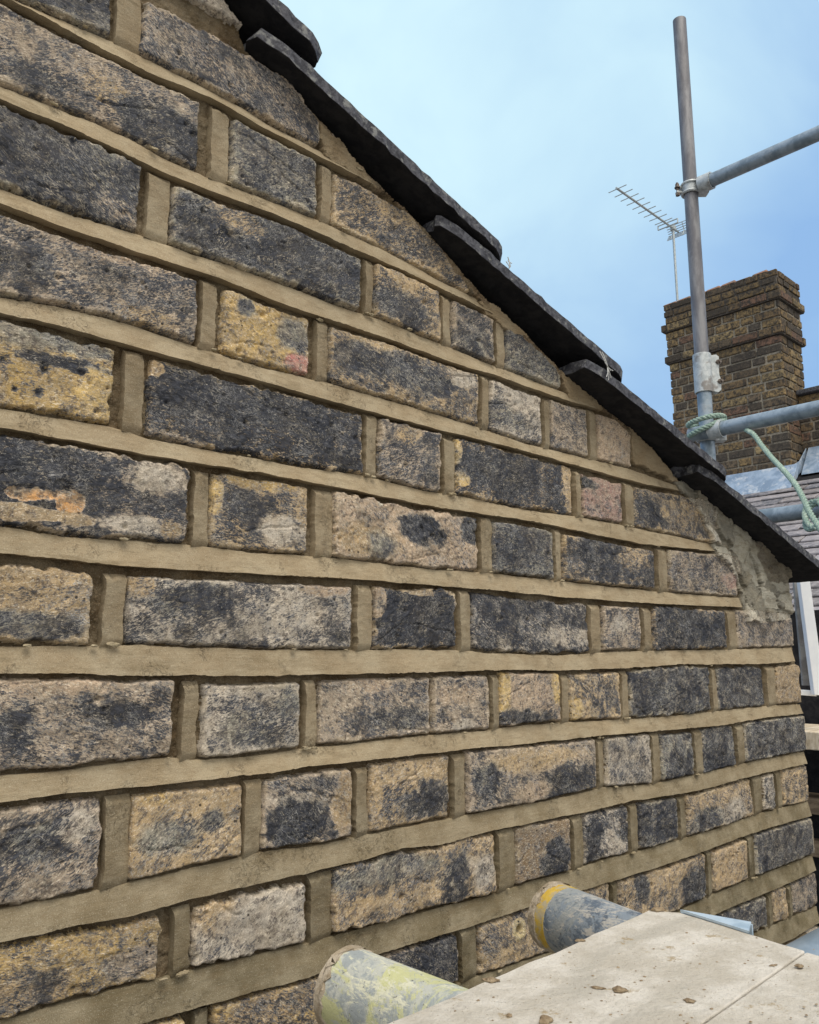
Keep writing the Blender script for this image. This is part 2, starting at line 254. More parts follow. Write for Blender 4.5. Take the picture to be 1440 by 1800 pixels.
BLOBS = [  # px, py, rx, ry, hue, dark, sharpness
 (118,880,26,24,'O',-.5,9),(62,868,42,11,'O',-.5,9),(110,858,16,14,'O',-.5,9),
 (110,100,120,40,'T',.46,2),(200,170,60,30,'B',.44,2),(300,230,90,45,'G',.76,2),(60,135,60,25,'G',.68,2),
 (130,310,120,60,'G',.70,2),(250,385,80,25,'T',.55,2),(520,450,110,50,'G',.74,2),(420,390,50,30,'B',.5,2),
 (720,480,50,30,'B',.36,2),(700,540,60,25,'G',.72,2),(700,370,60,25,'B',.45,2),(840,610,40,30,'G',.6,2),
 (220,450,90,30,'Q',.36,2),(60,470,55,35,'G',.66,2),(310,510,60,25,'T',.64,2),(260,560,60,22,'B',.36,2),(60,540,70,15,'G',.5,2),
 (530,640,28,16,'X',.0,3),(485,560,40,45,'Y',.12,2),(430,540,20,20,'G',.6,3),(520,590,30,30,'G',.5,2),
 (660,600,50,20,'B',.26,2),(700,650,110,30,'G',.66,2),(815,668,26,16,'W',.25,3),(890,730,40,25,'G',.58,2),(910,700,30,25,'W',.3,2),
 (90,590,120,30,'G',.46,2),(130,642,75,12,'G',.78,3),(60,690,110,36,'Y',.34,2),(175,690,36,42,'YY',.16,3),
 (440,720,180,40,'G',.80,1.5),(300,775,70,18,'T',.45,2),(270,645,18,14,'A',.1,4),
 (800,795,12,24,'YY',-.4,5),(812,842,14,14,'YY',-.4,5),(720,770,30,20,'B',.45,2),(880,830,80,35,'G',.78,2),(1000,855,10,45,'B',.2,3),
 (1030,850,20,12,'G',.7,2),(1150,900,35,25,'G',.68,2),(1200,900,50,22,'B',.45,2),
 (270,840,60,28,'W',.32,2),(90,830,100,45,'G',.84,2),(240,925,70,20,'W',.38,2),(300,930,22,18,'S',.3,3),(60,905,100,14,'S',.1,4),
 (382,872,12,32,'YY',-.3,4),(470,850,60,16,'Y',.2,3),(430,890,45,30,'G',.68,2),(500,935,50,28,'W',.34,2),(535,880,14,40,'B',.3,3),
 (742,930,36,32,'G',.82,2.5),(830,930,16,30,'G',.7,3),(640,950,70,30,'A',.2,2),(700,880,100,20,'Q',.2,2),(670,960,30,25,'G',.5,2),
 (1282,1020,18,14,'P',.1,3),(1060,970,40,30,'G',.76,2),(1110,980,30,25,'B',.45,2),(915,960,35,30,'G',.68,2),
 (60,1010,120,22,'B',.10,2),(60,1100,120,25,'G',.60,2),(340,1055,90,36,'G',.70,2),(250,1030,30,25,'B',.35,3),(500,1080,90,40,'W',.36,2),(575,1035,40,14,'Q',.12,3),
 (668,1055,12,34,'Q',.08,4),(740,1040,24,8,'S',.1,4),(730,1080,60,36,'G',.86,1.5),(1000,1120,60,18,'W',.44,2),(1090,1100,20,20,'W',.32,2),(1210,1100,50,30,'G',.82,2),
 (120,1205,130,20,'Q',.30,2),(20,1280,50,36,'G',.74,2),(200,1260,60,26,'G',.72,2),(110,1275,60,26,'T',.42,2),
 (410,1205,60,22,'W',.26,2),(440,1280,60,36,'G',.58,2),(500,1240,30,30,'G',.55,2),
 (650,1205,50,14,'Q',.26,2),(600,1225,40,30,'T',.38,2),(700,1265,70,22,'G',.68,2),(810,1220,40,20,'Q',.42,2),(815,1278,24,14,'W',.25,3),
 (886,1215,10,38,'YY',-.2,4),(935,1225,36,20,'Q',.28,2),(925,1262,50,18,'G',.72,2),(978,1210,8,30,'YY',.0,3),(1012,1250,14,20,'YY',.05,3),
 (290,1400,46,22,'Y',-.05,2.5),(355,1400,80,30,'B',.14,2),(290,1470,60,30,'G',.46,2),(370,1440,20,22,'G',.6,2),(50,1480,70,40,'G',.6,2),(140,1450,40,30,'W',.4,2),
 (515,1405,45,18,'W',.38,2),(520,1440,50,40,'G',.86,2),(602,1410,20,60,'A',.12,3),
 (720,1350,70,22,'B',.12,2),(745,1405,55,28,'G',.72,2),(660,1400,14,50,'B',.2,3),(940,1335,90,24,'B',.10,2),(855,1370,30,34,'G',.66,2),(1000,1370,46,36,'G',.68,2),(930,1390,40,20,'Q',.35,2),
 (1195,1350,26,30,'G',.76,2),(1255,1340,30,30,'G',.82,2),
 (230,1620,80,24,'A',.10,2),(120,1650,120,30,'Y',.38,2),(240,1690,60,30,'T',.45,2),(60,1740,90,40,'B',.5,2),
 (380,1600,40,36,'B',.36,2),(470,1600,70,40,'W',.34,2),(680,1530,120,26,'G',.5,2),(700,1580,110,20,'B',.3,2),(800,1540,26,40,'G',.68,2),(850,1530,26,40,'W',.36,2),
 (975,1515,26,34,'G',.95,3),(1045,1480,20,40,'G',.80,2),(1080,1480,24,36,'W',.36,2),(1130,1450,40,20,'G',.78,2),
 (1250,1440,40,22,'G',.62,2),(1290,1425,24,30,'W',.34,2),(1160,1545,50,26,'B',.25,2),(1225,1560,24,34,'G',.80,2),(1130,1560,14,26,'G',.7,3),(1285,1510,22,26,'A',.3,2),
 (760,1680,45,26,'G',.80,2),(480,1770,120,30,'A',.45,2),(900,1690,60,40,'B',.4,2),
]
VERGE = [(387,-4),(425,40),(440,80),(480,122),(513,150),(560,207),(587,233),(633,290),(677,332),(717,367),(753,407),(777,433),(817,483),(846,517),(880,545),(925,587),(975,637),(992,658),(1054,708),(1110,754),(1154,796),(1185,835),(1207,847),(1290,900),(1335,930),(1377,960)]
SAND = [  # smooth sand-mortar fillets, pixel polygons
 [(1104,745),(1112,770),(1112,812),(1196,850),(1150,790)], [(1040,690),(1062,722),(1000,705),(985,650)], [(560,215),(600,245),(665,335),(568,270)], [(990,655),(1000,690),(985,660)], [(870,535),(945,600),(880,575),(840,530)]]
CEM = [(1185,848),(1215,840),(1300,900),(1385,955),(1400,1000),(1402,1085),(1350,1095),(1310,1092),(1304,1050),(1292,1012),(1266,982),(1250,955),(1238,925),(1222,890),(1204,866)]
ADOBE = [(1315,915),(1385,955),(1400,1030),(1350,1020),(1335,990),(1322,955)]
def tozx(pts):
    a = np.array(pts, float); x, z = on_wall(a[:,0], a[:,1]); return x, z
XL, XR, ZB = -.50, 1.378, OZ-.56
vx, vz = tozx(VERGE)
vx = np.concatenate([[XL-.2], vx, [1.40]]); vz = np.concatenate([[vz[0]+(vx[1]-XL+.2)*.40], vz, [vz[-1]-.014]])
HC = .0765
beds = {}                                        # name -> (x, ztop, zbot)
for k, (t, b) in BEDS.items():
    tx, tz = tozx(t); bx, bz = tozx(b)
    x0 = min(tx[0], bx[0])
    tx = np.concatenate([[XL-.01], tx]); tz = np.concatenate([[tz[0]], tz]); bx = np.concatenate([[XL-.01], bx]); bz = np.concatenate([[bz[0]], bz])
    beds[k] = (tx, tz, bx, bz)
def bz_top(k, x): return np.interp(x, beds[k][0], beds[k][1])
def bz_bot(k, x): return np.interp(x, beds[k][2], beds[k][3])
zA = float(bz_top('A', .2)); zL = float(bz_bot('L', .9))
for i, k in enumerate('abcde'):                  # courses above the first traced bed, behind the verge
    z = zA+HC*(i+1); beds[k] = (np.array([XL-.01, 1.4]), np.array([z, z-.004]), np.array([XL-.01, 1.4]), np.array([z-.016, z-.020]))
for i, k in enumerate('mn'):                     # and below the frame
    z = zL-HC*(i+1); beds[k] = (np.array([XL-.01, 1.4]), np.array([z+.019, z+.019]), np.array([XL-.01, 1.4]), np.array([z, z]))
order = ['e','d','c','b','a','A','B','C','D','E','F','G','H','I','J','K','L','m','n']
rng = np.random.RandomState(5)
bricks = []                                      # (X0, X1, top bed, bottom bed, hue, dark)
perps = []                                       # (X0, X1, top bed, bottom bed)
def xr_at(z): return 1.362 if z > OZ+.02 else 1.377
def pick():
    h = 'GTBWQYG'[rng.randint(7)]; return h, .35+.35*rng.rand()
def gen_left(x, tb, bb, header):
    while x > XL-.25:
        g = .012; perps.append((x-g-.001, x-.001, tb, bb)); x -= g+.002
        L = .100 if header else .212; header = not header
        h, d = pick(); bricks.append((x-L, x, tb, bb, h, d)); x -= L
for tb, bb, items in COURSES:
    tb = tb or 'a'
    kb = [it for it in items if it[0] == 'b']
    first = True
    for it in items:
        px0, px1 = it[1], it[2]
        def X(px):
            y = 600.
            for _ in range(6):
                x = float(on_wall(px, y)[0]); z = .5*(float(bz_bot(tb, x))+float(bz_top(bb, x)))
                q = np.array([x, 0, z])-CAM; dep = q@CF; y = 900-FPX*(q@CU)/dep
            return x
        x1 = X(px1); x0 = X(px0) if px0 is not None else None
        if it[0] == 'p': perps.append((x0, x1, tb, bb))
        else:
            if x0 is None:
                hd = rng.rand() < .25
                L = .212
                if tb in ('D','F','H','K'): L = .101 if tb != 'D' else .15
                if x1 > .6:
                    L = .21
                x0 = x1-L; bricks.append((x0, x1, tb, bb, it[3], it[4])); gen_left(x0, tb, bb, L > .15)
            else: bricks.append((x0, x1, tb, bb, it[3], it[4]))
for tb, bb in zip(order[:-1], order[1:]):
    if any((c[0] or 'a') == tb for c in COURSES): continue
    x = 1.376 if tb in 'Lmn' else .62
    hd = rng.rand() < .5
    h, d = pick(); L = .1 if hd else .21
    if tb == 'b': x = float(on_wall(462, 70)[0]); h, d, L = 'W', .12, .13
    bricks.append((x-L, x, tb, bb, h, d)); gen_left(x-L, tb, bb, not hd)
# ---- grid
def spaced(a, b, f):
    out = [a]
    while out[-1] < b: out.append(out[-1]+f(out[-1]))
    return np.array(out)
GX = spaced(XL, XR, lambda x: .004 if x < .05 else (.0022 if x < .12 else (.00085 if x < .55 else .00085+(x-.55)*.0010)))
GX[-1] = XR
GZ = spaced(ZB, OZ+.86, lambda z: .004 if z < OZ-.36 or z > OZ+.60 else .00092)
nx, nz = len(GX), len(GZ)
XX, ZZ = np.meshgrid(GX.astype(np.float64), GZ.astype(np.float64))
zr = ZZ-OZ
hgt = -.0068+.0010*fbm(XX*160, zr*160, 11, 3)+.0005*fbm(XX*520, zr*520, 12, 2)
cls = np.zeros(XX.shape, np.int8)
hue = np.empty(XX.shape+(4,), np.float32); hue[...] = (.085, .056, .028, 0)
mottle = (fbm(XX*70, zr*70, 13, 3)*.5+.5).clip(0, 1)[..., None]
hue[..., :3] = hue[..., :3]*(1-mottle)+np.array((.18, .125, .068))*mottle
seed = np.zeros(XX.shape+(3,), np.float32)
# brown smear of the old bedding where it laps over brick edges
w1 = fbm(XX*110, zr*110, 21, 3)*.0011; w2 = fbm(XX*420, zr*420, 22, 2)*.00045; w3 = fbm(XX*30, zr*30, 23, 2)*.0009
warp = (w1+w2+w3)
sx = fbm(XX*45, zr*60, 31, 4); sf = fbm(XX*260, zr*300, 32, 3); sff = fbm(XX*600, zr*600, 33, 2)
rdg = 1-np.abs(fbm(XX*38+.8*sx, zr*95+.8*sx, 34, 3))*1.6
for bi, (x0, x1, tb, bb, hk, dk) in enumerate(bricks):
    if x1 < XL or x0 > XR: continue
    i0, i1 = np.searchsorted(GX, [x0-.004, x1+.004])
    if i1-i0 < 3: continue
    zt = bz_bot(tb, GX[i0:i1]); zb = bz_top(bb, GX[i0:i1])
    j0, j1 = np.searchsorted(GZ, [zb.min()-.004, zt.max()+.004])
    if j1-j0 < 3: continue
    sl = (slice(j0, j1), slice(i0, i1)); Xb = XX[sl]; Zb = ZZ[sl]
    gap = .0016+.0042*rng.rand(); low = .0004+.0008*rng.rand()
    lean = (rng.rand()-.5)*.03
    xe = Xb+lean*(Zb-zt.mean())
    e1 = xe-x0-.0008; e2 = x1-xe-.0008; e3 = zt[None, :]-gap-Zb; e4 = Zb-zb[None, :]-low
    # rounded corners: smooth minimum
    k = .0035
    sd = -k*np.log(np.exp(-e1/k)+np.exp(-e2/k)+np.exp(-e3/k)+np.exp(-e4/k)) if False else np.minimum(np.minimum(e1, e2), np.minimum(e3, e4))
    rc = .0035; ax = np.minimum(e1, e2); az = np.minimum(e3, e4)
    cor = (ax < rc) & (az < rc); sd = np.where(cor, rc-np.hypot(rc-ax, rc-az), sd)
    sd = sd+warp[sl]*(1.5 if rng.rand() < .4 else .8)
    inside = sd > 0
    u = np.clip(sd/.0026, 0, 1); u = u*u*(3-2*u); u2 = np.clip(sd/.012, 0, 1); u2 = np.sqrt(u2)
    a1 = .0006+.0009*rng.rand(); ar = .0007*rng.rand()**1.5
    face = .0006+(rng.rand()-.5)*.0026+(rng.rand()-.5)*.02*(Xb-(x0+x1)/2)+(rng.rand()-.5)*.03*(Zb-zt.mean()+.03)
    relief = a1*.95*sx[sl]+.00022*sf[sl]+.00008*sff[sl]+ar*np.clip(rdg[sl]-.35, 0, 1)*1.6
    hb = -.0068+u*(.0068+face+relief)+(u2-1)*.0012*u
    hc = np.empty(Xb.shape+(4,), np.float32); hc[..., :3] = np.array(HUES[hk])*(.85+.3*rng.rand()); hc[..., 3] = dk-.02
    # edges of the faces worn back to the bare clay, in places
    wear = np.clip(1-sd/.007, 0, 1)*np.clip(.3+sx[sl], 0, 1)
    hc[..., 3] -= .28*wear
    # thin residue of mortar wiped over the arrises
    sm = np.clip(1-sd/(.0035+.004*np.clip(w3[sl]/.0009+.4, 0, 2)), 0, 1)*np.clip(.35+sf[sl]*.6+fbm(Xb*35, Zb*35, 90+bi % 5, 2)*1.2, 0, 1)*(.9 if rng.rand() < .7 else .4)
    hc[..., :3] = hc[..., :3]*(1-sm[..., None])+np.array((.42, .345, .225))*sm[..., None]; hc[..., 3] -= .75*sm
    hb += .0004*sm
    # pits
    area = (x1-x0)*.06
    for _ in range(int(area*1500*(.4+1.2*rng.rand()))):
        qx = x0+(x1-x0)*rng.rand(); qz = zb.mean()+.06*rng.rand(); r = .0008+.0018*rng.rand()**2.5
        ia, ib = np.searchsorted(GX[i0:i1], [qx-3*r, qx+3*r]); ja, jb = np.searchsorted(GZ[j0:j1], [qz-3*r, qz+3*r])
        if ib-ia < 1 or jb-ja < 1: continue
        d2 = ((Xb[ja:jb, ia:ib]-qx)**2+((Zb[ja:jb, ia:ib]-qz)*1.2)**2)/(r*r)
        g = np.exp(-d2*1.1)
        hb[ja:jb, ia:ib] -= (.0009+r*.9)*g
    # long fire cracks and creases
    for _ in range(rng.randint(0, 3)):
        qx = x0+(x1-x0)*rng.rand(); qz = zb.mean()+.06*rng.rand(); ang = (rng.rand()-.5)*1.2; L = .01+.03*rng.rand()
        dx = Xb-qx; dz = Zb-qz; al = dx*math.cos(ang)+dz*math.sin(ang); ac = -dx*math.sin(ang)+dz*math.cos(ang)+w1[sl]*1.6
        g = np.exp(-(ac/.0007)**2)*np.clip((L-np.abs(al))/.004, 0, 1)
        hb -= .0013*g
    hgt[sl] = np.where(inside, hb, hgt[sl])
    cls[sl] = np.where(inside, 1, cls[sl])
    hue[sl] = np.where(inside[..., None], hc, hue[sl])
    seed[sl] = np.where(inside[..., None], np.array([rng.rand()*7, (rng.rand()-.5)*1.4, rng.rand()*7]), seed[sl])
# traced colour patches on the bricks
for px, py, rx, ry, hk, dk, sh in BLOBS:
    cx, cz = [float(v) for v in on_wall(px, py)]
    ex = abs(float(on_wall(px+rx, py)[0])-cx); ez = abs(float(on_wall(px, py+ry)[1])-cz)
    i0, i1 = np.searchsorted(GX, [cx-1.5*ex, cx+1.5*ex]); j0, j1 = np.searchsorted(GZ, [cz-1.6*ez, cz+1.6*ez])
    if i1-i0 < 2 or j1-j0 < 2: continue
    sl = (slice(j0, j1), slice(i0, i1))
    d = np.hypot((XX[sl]-cx)/ex, (ZZ[sl]-cz)/ez)+.28*sx[sl]+.10*sf[sl]
    wt = (np.clip((1.15-d)*sh, 0, 1)*(cls[sl] == 1))[..., None]
    hue[sl] = hue[sl]*(1-wt)+np.array(HUES[hk]+(dk-.04,), np.float32)*wt
    if hk == 'O': hgt[sl] -= .0012*wt[..., 0]
# the drill hole with its pale rim in the low brick, and one lump of white lime
def disc(px, py, rpx, fn):
    cx, cz = [float(v) for v in on_wall(px, py)]; r = abs(float(on_wall(px, py+rpx)[1])-cz)
    i0, i1 = np.searchsorted(GX, [cx-3*r, cx+3*r]); j0, j1 = np.searchsorted(GZ, [cz-3*r, cz+3*r]); sl = (slice(j0, j1), slice(i0, i1))
    fn(sl, np.hypot(XX[sl]-cx, ZZ[sl]-cz)/r)
def lime(sl, d):
    w_ = (np.clip((1.1-d)*3, 0, 1))[..., None]; hue[sl] = hue[sl]*(1-w_)+np.array((.62, .58, .48, -1), np.float32)*w_; hgt[sl] += .0006*w_[..., 0]
def hole(sl, d):
    w_ = (np.clip((2.4-d)*2, 0, 1))[..., None]; hue[sl] = hue[sl]*(1-w_)+np.array((.5, .40, .20, -1), np.float32)*w_
    hgt[sl] += .0012*np.exp(-((d-1.6)/.5)**2)-.007*np.clip((1-d)*3, 0, 1)
disc(667, 884, 7, lime); disc(912, 1634, 9, hole)
for q in ((8,632,10),(26,682,5),(68,690,9),(80,650,8),(145,655,7),(170,723,6),(190,682,4),(128,250,8),(190,268,4),(340,235,7),(742,930,12),(440,1445,6),(737,1105,7),(520,1500,5),(500,1350,5)):
    disc(q[0], q[1], q[2]*.8, lambda sl, d: (hgt.__setitem__(sl, hgt[sl]-.0028*np.exp(-d*d*1.3)), hue.__setitem__(sl+(3,), hue[sl+(3,)]+.5*np.exp(-d*d*.7)*(cls[sl] == 1))))
# vertical crack between the two close bricks of the middle course
def in_poly(X, Z, pts):
    xs, zs = tozx(pts); c = np.zeros(X.shape, bool); n = len(xs)
    for i in range(n):
        xa, za, xb, zb_ = xs[i], zs[i], xs[i-1], zs[i-1]
        c ^= ((za > Z) != (zb_ > Z)) & (X < (xb-xa)*(Z-za)/(zb_-za+1e-12)+xa)
    return c
wX = XX+w1*2.2+w3*2; wZ = ZZ+w1*1.8
fringe = np.interp(XX, vx, vz)-ZZ
# ragged brown fillet along the verge
vf_ = (fringe < .005+.006*sx) & (fringe > -.01) & ((XX < .2) | (XX > .40)) & (XX < 1.03)
cls[vf_] = 0; hgt[vf_] = (-.0012+.0026*sx+.0016*sf)[vf_]; hue[vf_] = (.24, .165, .095, 0); hue[vf_ & (sf > .3)] = (.10, .07, .04, 0)
for poly in SAND:
    s_ = in_poly(wX, wZ, poly); cls[s_] = 0; hgt[s_] = (.0008+.0006*sx+.00035*sff)[s_]; hue[s_] = (.36, .265, .155, 0)
cm = in_poly(wX, wZ, CEM)
ci = np.nonzero(cm); cxx, czz = (XX+w1*3+w3*3)[ci], (ZZ+w1*2.5+w3*2)[ci]
rc_ = np.random.RandomState(21); q_ = np.stack([cxx.min()+rc_.rand(70)*(cxx.max()-cxx.min()), czz.min()+rc_.rand(70)*(czz.max()-czz.min())], 1)
al_ = rad(-32)
def rot_(x, z): return (x*math.cos(al_)+z*math.sin(al_))*.55, -x*math.sin(al_)+z*math.cos(al_)
ux, uz = rot_(cxx, czz); vx_, vz2 = rot_(q_[:, 0], q_[:, 1])
best = np.full(len(ux), 9.); sec = np.full(len(ux), 9.); bid = np.zeros(len(ux), int)
for k in range(70):
    d = np.hypot(ux-vx_[k], uz-vz2[k]); nb = d < best
    sec = np.where(nb, best, np.minimum(sec, d)); bid[nb] = k; best = np.where(nb, d, best)
gapc = sec-best; ph = rc_.randn(70)*.0013; tx_ = rc_.randn(70)*.06; tz_ = rc_.randn(70)*.09; smooth_c = rc_.rand(70) < .5
plate = ph[bid]+tx_[bid]*(cxx-q_[bid, 0])+tz_[bid]*(czz-q_[bid, 1])
plate = np.clip(plate*1.5, -.004, .005)
crk = np.clip(1-gapc/.0016, 0, 1)*(rc_.rand(70) < .7)[bid]
hgt[ci] = .0024+plate+.0013*sx[ci]+.00025*sf[ci]-.0028*crk
tn = np.where(smooth_c[bid], 1.05, .62)*(1+.14*sx[ci])*(1-.6*crk)
hue[ci] = np.concatenate([np.array((.46, .43, .35))[None, :]*tn[:, None], np.zeros((len(ux), 1))], 1)
ad = in_poly(wX, wZ, ADOBE) & cm
hue[ad] = (.21, .185, .145, 0); hgt[ad] += (.0024*sx+.0010*rdg)[ad]
hue[ad & (sf > .35)] = (.15, .125, .10, 0)
edge = np.interp(ZZ, [OZ-.36, OZ-.1, OZ+.02, OZ+.025, OZ+.10, OZ+.2], [1.379, 1.379, 1.378, 1.366, 1.366, 1.378])
rag = .0016*fbm(XX*0+3.3, zr*60, 51, 3)
endsd = edge+rag-XX
hgt -= .004*np.clip(1-endsd/.004, 0, 1)**2
keep = (fringe > .0015*sf+.0012*sx) & (endsd > -.0012)
Y = -hgt
def grid_mesh(name, k, m, parent):
    q = keep[:-1, :-1] & keep[1:, 1:] & keep[1:, :-1] & keep[:-1, 1:]
    a, b, c, d = cls[:-1, :-1], cls[1:, 1:], cls[1:, :-1], cls[:-1, 1:]
    q1 = (a == 1) & (b == 1) & (c == 1) & (d == 1)
    q2 = ((a == 2) | (b == 2) | (c == 2) | (d == 2)) & ~q1
    q &= q1 if k == 1 else (q2 if k == 2 else ~(q1 | q2))
    jj, ii = np.nonzero(q); base = jj*nx+ii
    quads = np.stack([base, base+1, base+nx+1, base+nx], 1)
    used, inv = np.unique(quads, return_inverse=True); inv = inv.reshape(-1, 4)
    co = np.stack([XX.ravel()[used], Y.ravel()[used], ZZ.ravel()[used]], 1).astype(np.float32)
    me = bpy.data.meshes.new(name)
    me.vertices.add(len(used)); me.vertices.foreach_set('co', co.ravel())
    me.loops.add(inv.size); me.loops.foreach_set('vertex_index', inv.ravel().astype(np.int32))
    me.polygons.add(len(inv)); me.polygons.foreach_set('loop_start', np.arange(0, inv.size, 4, dtype=np.int32))
    me.update(calc_edges=True); me.polygons.foreach_set('use_smooth', np.ones(len(inv), bool))
    at = me.attributes.new('hue', 'FLOAT_COLOR', 'POINT')
    h = hue.reshape(-1, 4)[used].copy()
    if k != 1:      # no bleeding of brick colours into mortar
        at_b = cls.ravel()[used] == 1; h[at_b] = (.11, .075, .04, 0) if k == 0 else (.30, .26, .19, 0)
    at.data.foreach_set('color', h.ravel())
    at = me.attributes.new('seed', 'FLOAT_VECTOR', 'POINT'); at.data.foreach_set('vector', seed.reshape(-1, 3)[used].ravel())
    me.materials.append(m); o = bpy.data.objects.new(name, me); S.collection.objects.link(o); attach(o, parent)
    return o
WALL = empty('gable_wall', (.6, 0, 0), 'old dark stock brick gable wall freshly repointed with sandy mortar', 'wall')
bw = grid_mesh('brickwork', 1, M_BRICK, WALL)
bm_ = grid_mesh('bedding_mortar', 0, M_BED, WALL)
ce = grid_mesh('cement_patch', 2, M_CEM, WALL); ce['label'] = 'flaking grey cement patch at the corner under the lowest verge tile'
# ---- struck joints: proud ribbons of new mortar
class Rib:
    def __init__(s): s.v = []; s.f = []; s.c = []; s.n = 0
    def sheet(s, P, col, vary=0):          # P: (n, m, 3)
        n, m = P.shape[:2]; idx = s.n+np.arange(n*m).reshape(n, m)
        s.v.append(P.reshape(-1, 3)); s.f.append(np.stack([idx[:-1, :-1], idx[1:, :-1], idx[1:, 1:], idx[:-1, 1:]], -1).reshape(-1, 4))
        cc = np.tile(np.array(col+(0,), np.float32), (n*m, 1))
        if vary:
            X_, Z_ = P[..., 0].ravel(), P[..., 2].ravel(); q_ = 1+.15*fbm(X_*9, Z_*22, 88, 3)+.05*fbm(X_*60, Z_*160, 89, 2)
            cc[:, :3] *= q_[:, None]; cc[:, 2] *= 1-.08*np.clip(1-q_, 0, 1)
        s.c.append(cc); s.n += n*m
    def mesh(s, name, m, parent):
        co = np.concatenate(s.v).astype(np.float32); fa = np.concatenate(s.f).astype(np.int32); cc = np.concatenate(s.c)
        me = bpy.data.meshes.new(name); me.vertices.add(len(co)); me.vertices.foreach_set('co', co.ravel())
        me.loops.add(fa.size); me.loops.foreach_set('vertex_index', fa.ravel()); me.polygons.add(len(fa)); me.polygons.foreach_set('loop_start', np.arange(0, fa.size, 4, dtype=np.int32))
        me.update(calc_edges=True); me.polygons.foreach_set('use_smooth', np.ones(len(fa), bool))
        at = me.attributes.new('hue', 'FLOAT_COLOR', 'POINT'); at.data.foreach_set('color', cc.ravel())
        me.set_sharp_from_angle(angle=rad(38))
        me.materials.append(m); o = bpy.data.objects.new(name, me); S.collection.objects.link(o); attach(o, parent); return o
SANDC = (.315, .243, .150); SANDC_LOW = (.128, .104, .058)  # joint colour, and the darker tone blended in towards the lower beds
def vline(x, seed_): return .00045*fbm(x*60, x*0+seed_, seed_, 3)+.00030*fbm(x*330, x*0+seed_, seed_+1, 3)*np.clip(.5+vnoise(x*40, x*0+seed_, 9), 0, 1.3)
def ribbon(x, zt, zb, hidx, col):
    prof = [(-.010, 0.0), (-.0031, .0)]+[(None, v) for v in np.linspace(.02, 1.0, 16)]+[(-.003, .990), (-.010, .97)]
    n = len(x); P = np.empty((n, len(prof), 3))
    tail = np.minimum(1, np.minimum(x-x[0], x[-1]-x)/.004)
    und = .0004*fbm(x*28, x*0+hidx, 60+hidx, 2)
    for j, (h, v) in enumerate(prof):
        z = zt+(zb-zt)*v
        y = (-.0028+.0048*v+und+.00016*fbm(x*60, z*200, 70, 2)+.00014*fbm(x*170, z*260, 71, 3)+.0001*fbm(x*900, z*900, 72, 1)) if h is None else h+0*x
        P[:, j, 0] = x; P[:, j, 1] = -(y*tail-(1-tail)*.004); P[:, j, 2] = z
    return P
rib = Rib()
for i, k in enumerate(order):
    if k == 'a': continue
    x1e = {'A':.512,'B':.668,'C':.862,'D':1.045,'E':1.172,'F':1.218,'G':1.366}.get(k, 1.378)
    x1e = float(on_wall(*BEDS[k][0][-1])[0]) if k in BEDS and k < 'H' else x1e
    x = spaced(XL, x1e, lambda q: .004 if q < .1 else .0011)
    zt = bz_top(k, x)+vline(x, 100+i*7); zb = bz_bot(k, x)+vline(x, 103+i*7)
    vz_ = np.interp(x, vx, vz)-.002
    ok = zt < vz_
    if not ok.any(): continue
    x, zt, zb = x[ok], zt[ok], zb[ok]
    col = tuple(np.array(SANDC)*(1-min(1, max(0, (i-11.6)/3.)))+np.array(SANDC_LOW)*min(1, max(0, (i-11.6)/3.)))
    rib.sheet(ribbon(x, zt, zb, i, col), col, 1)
for i, (x0, x1, tb, bb) in enumerate(perps):
    if x1 < XL: continue
    xm = (x0+x1)/2; gt = .0015+.004*rng.rand(); zt = float(bz_bot(tb, xm))-gt; zb = float(bz_top(bb, xm))-.0008
    if zt > np.interp(xm, vx, vz)-.004 or zt < ZB+.01: continue
    z = np.arange(zb, zt, .0011); wd = x1-x0; ln = (rng.rand()-.5)*.04
    nw = max(6, int(wd/.0012)); prof = [(-.009, 0.0)]+[(None, v) for v in np.linspace(.0, 1.0, nw)]+[(-.004, 1.0), (-.009, 1.0)]
    xl = x0+ln*(z-zt)+1.5*vline(z, 200+i); xr = x1+ln*(z-zt)+2.2*vline(z, 300+i)+.0006
    P = np.empty((len(z), len(prof), 3))
    for j, (h, v) in enumerate(prof):
        xx = xl+(xr-xl)*v
        y = (.0004-.0024*v+(.0006-.0006*v)+.0003*fbm(xx*60, z*45+i, 75, 2)+.0002*fbm(xx*170, z*260+i, 73, 3)+.00012*fbm(xx*900, z*900, 74, 1)) if h is None else np.full(len(z), h)
        tt = np.minimum(1, np.maximum(0, (zt-z-.0012*fbm(xx*300, xx*0+i, 77, 2))/.0045)); y = y-.0026*np.clip(1-(z-zb)/.006, 0, 1)**1.5
        P[:, j, 0] = xx; P[:, j, 1] = -(y*tt-(1-tt)*.005); P[:, j, 2] = z
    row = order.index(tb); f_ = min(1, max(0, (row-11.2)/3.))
    rib.sheet(P, tuple((np.array(SANDC)*.80*(1-f_)+np.array(SANDC_LOW)*.92*f_)*(.90+.16*rng.rand())), 1)
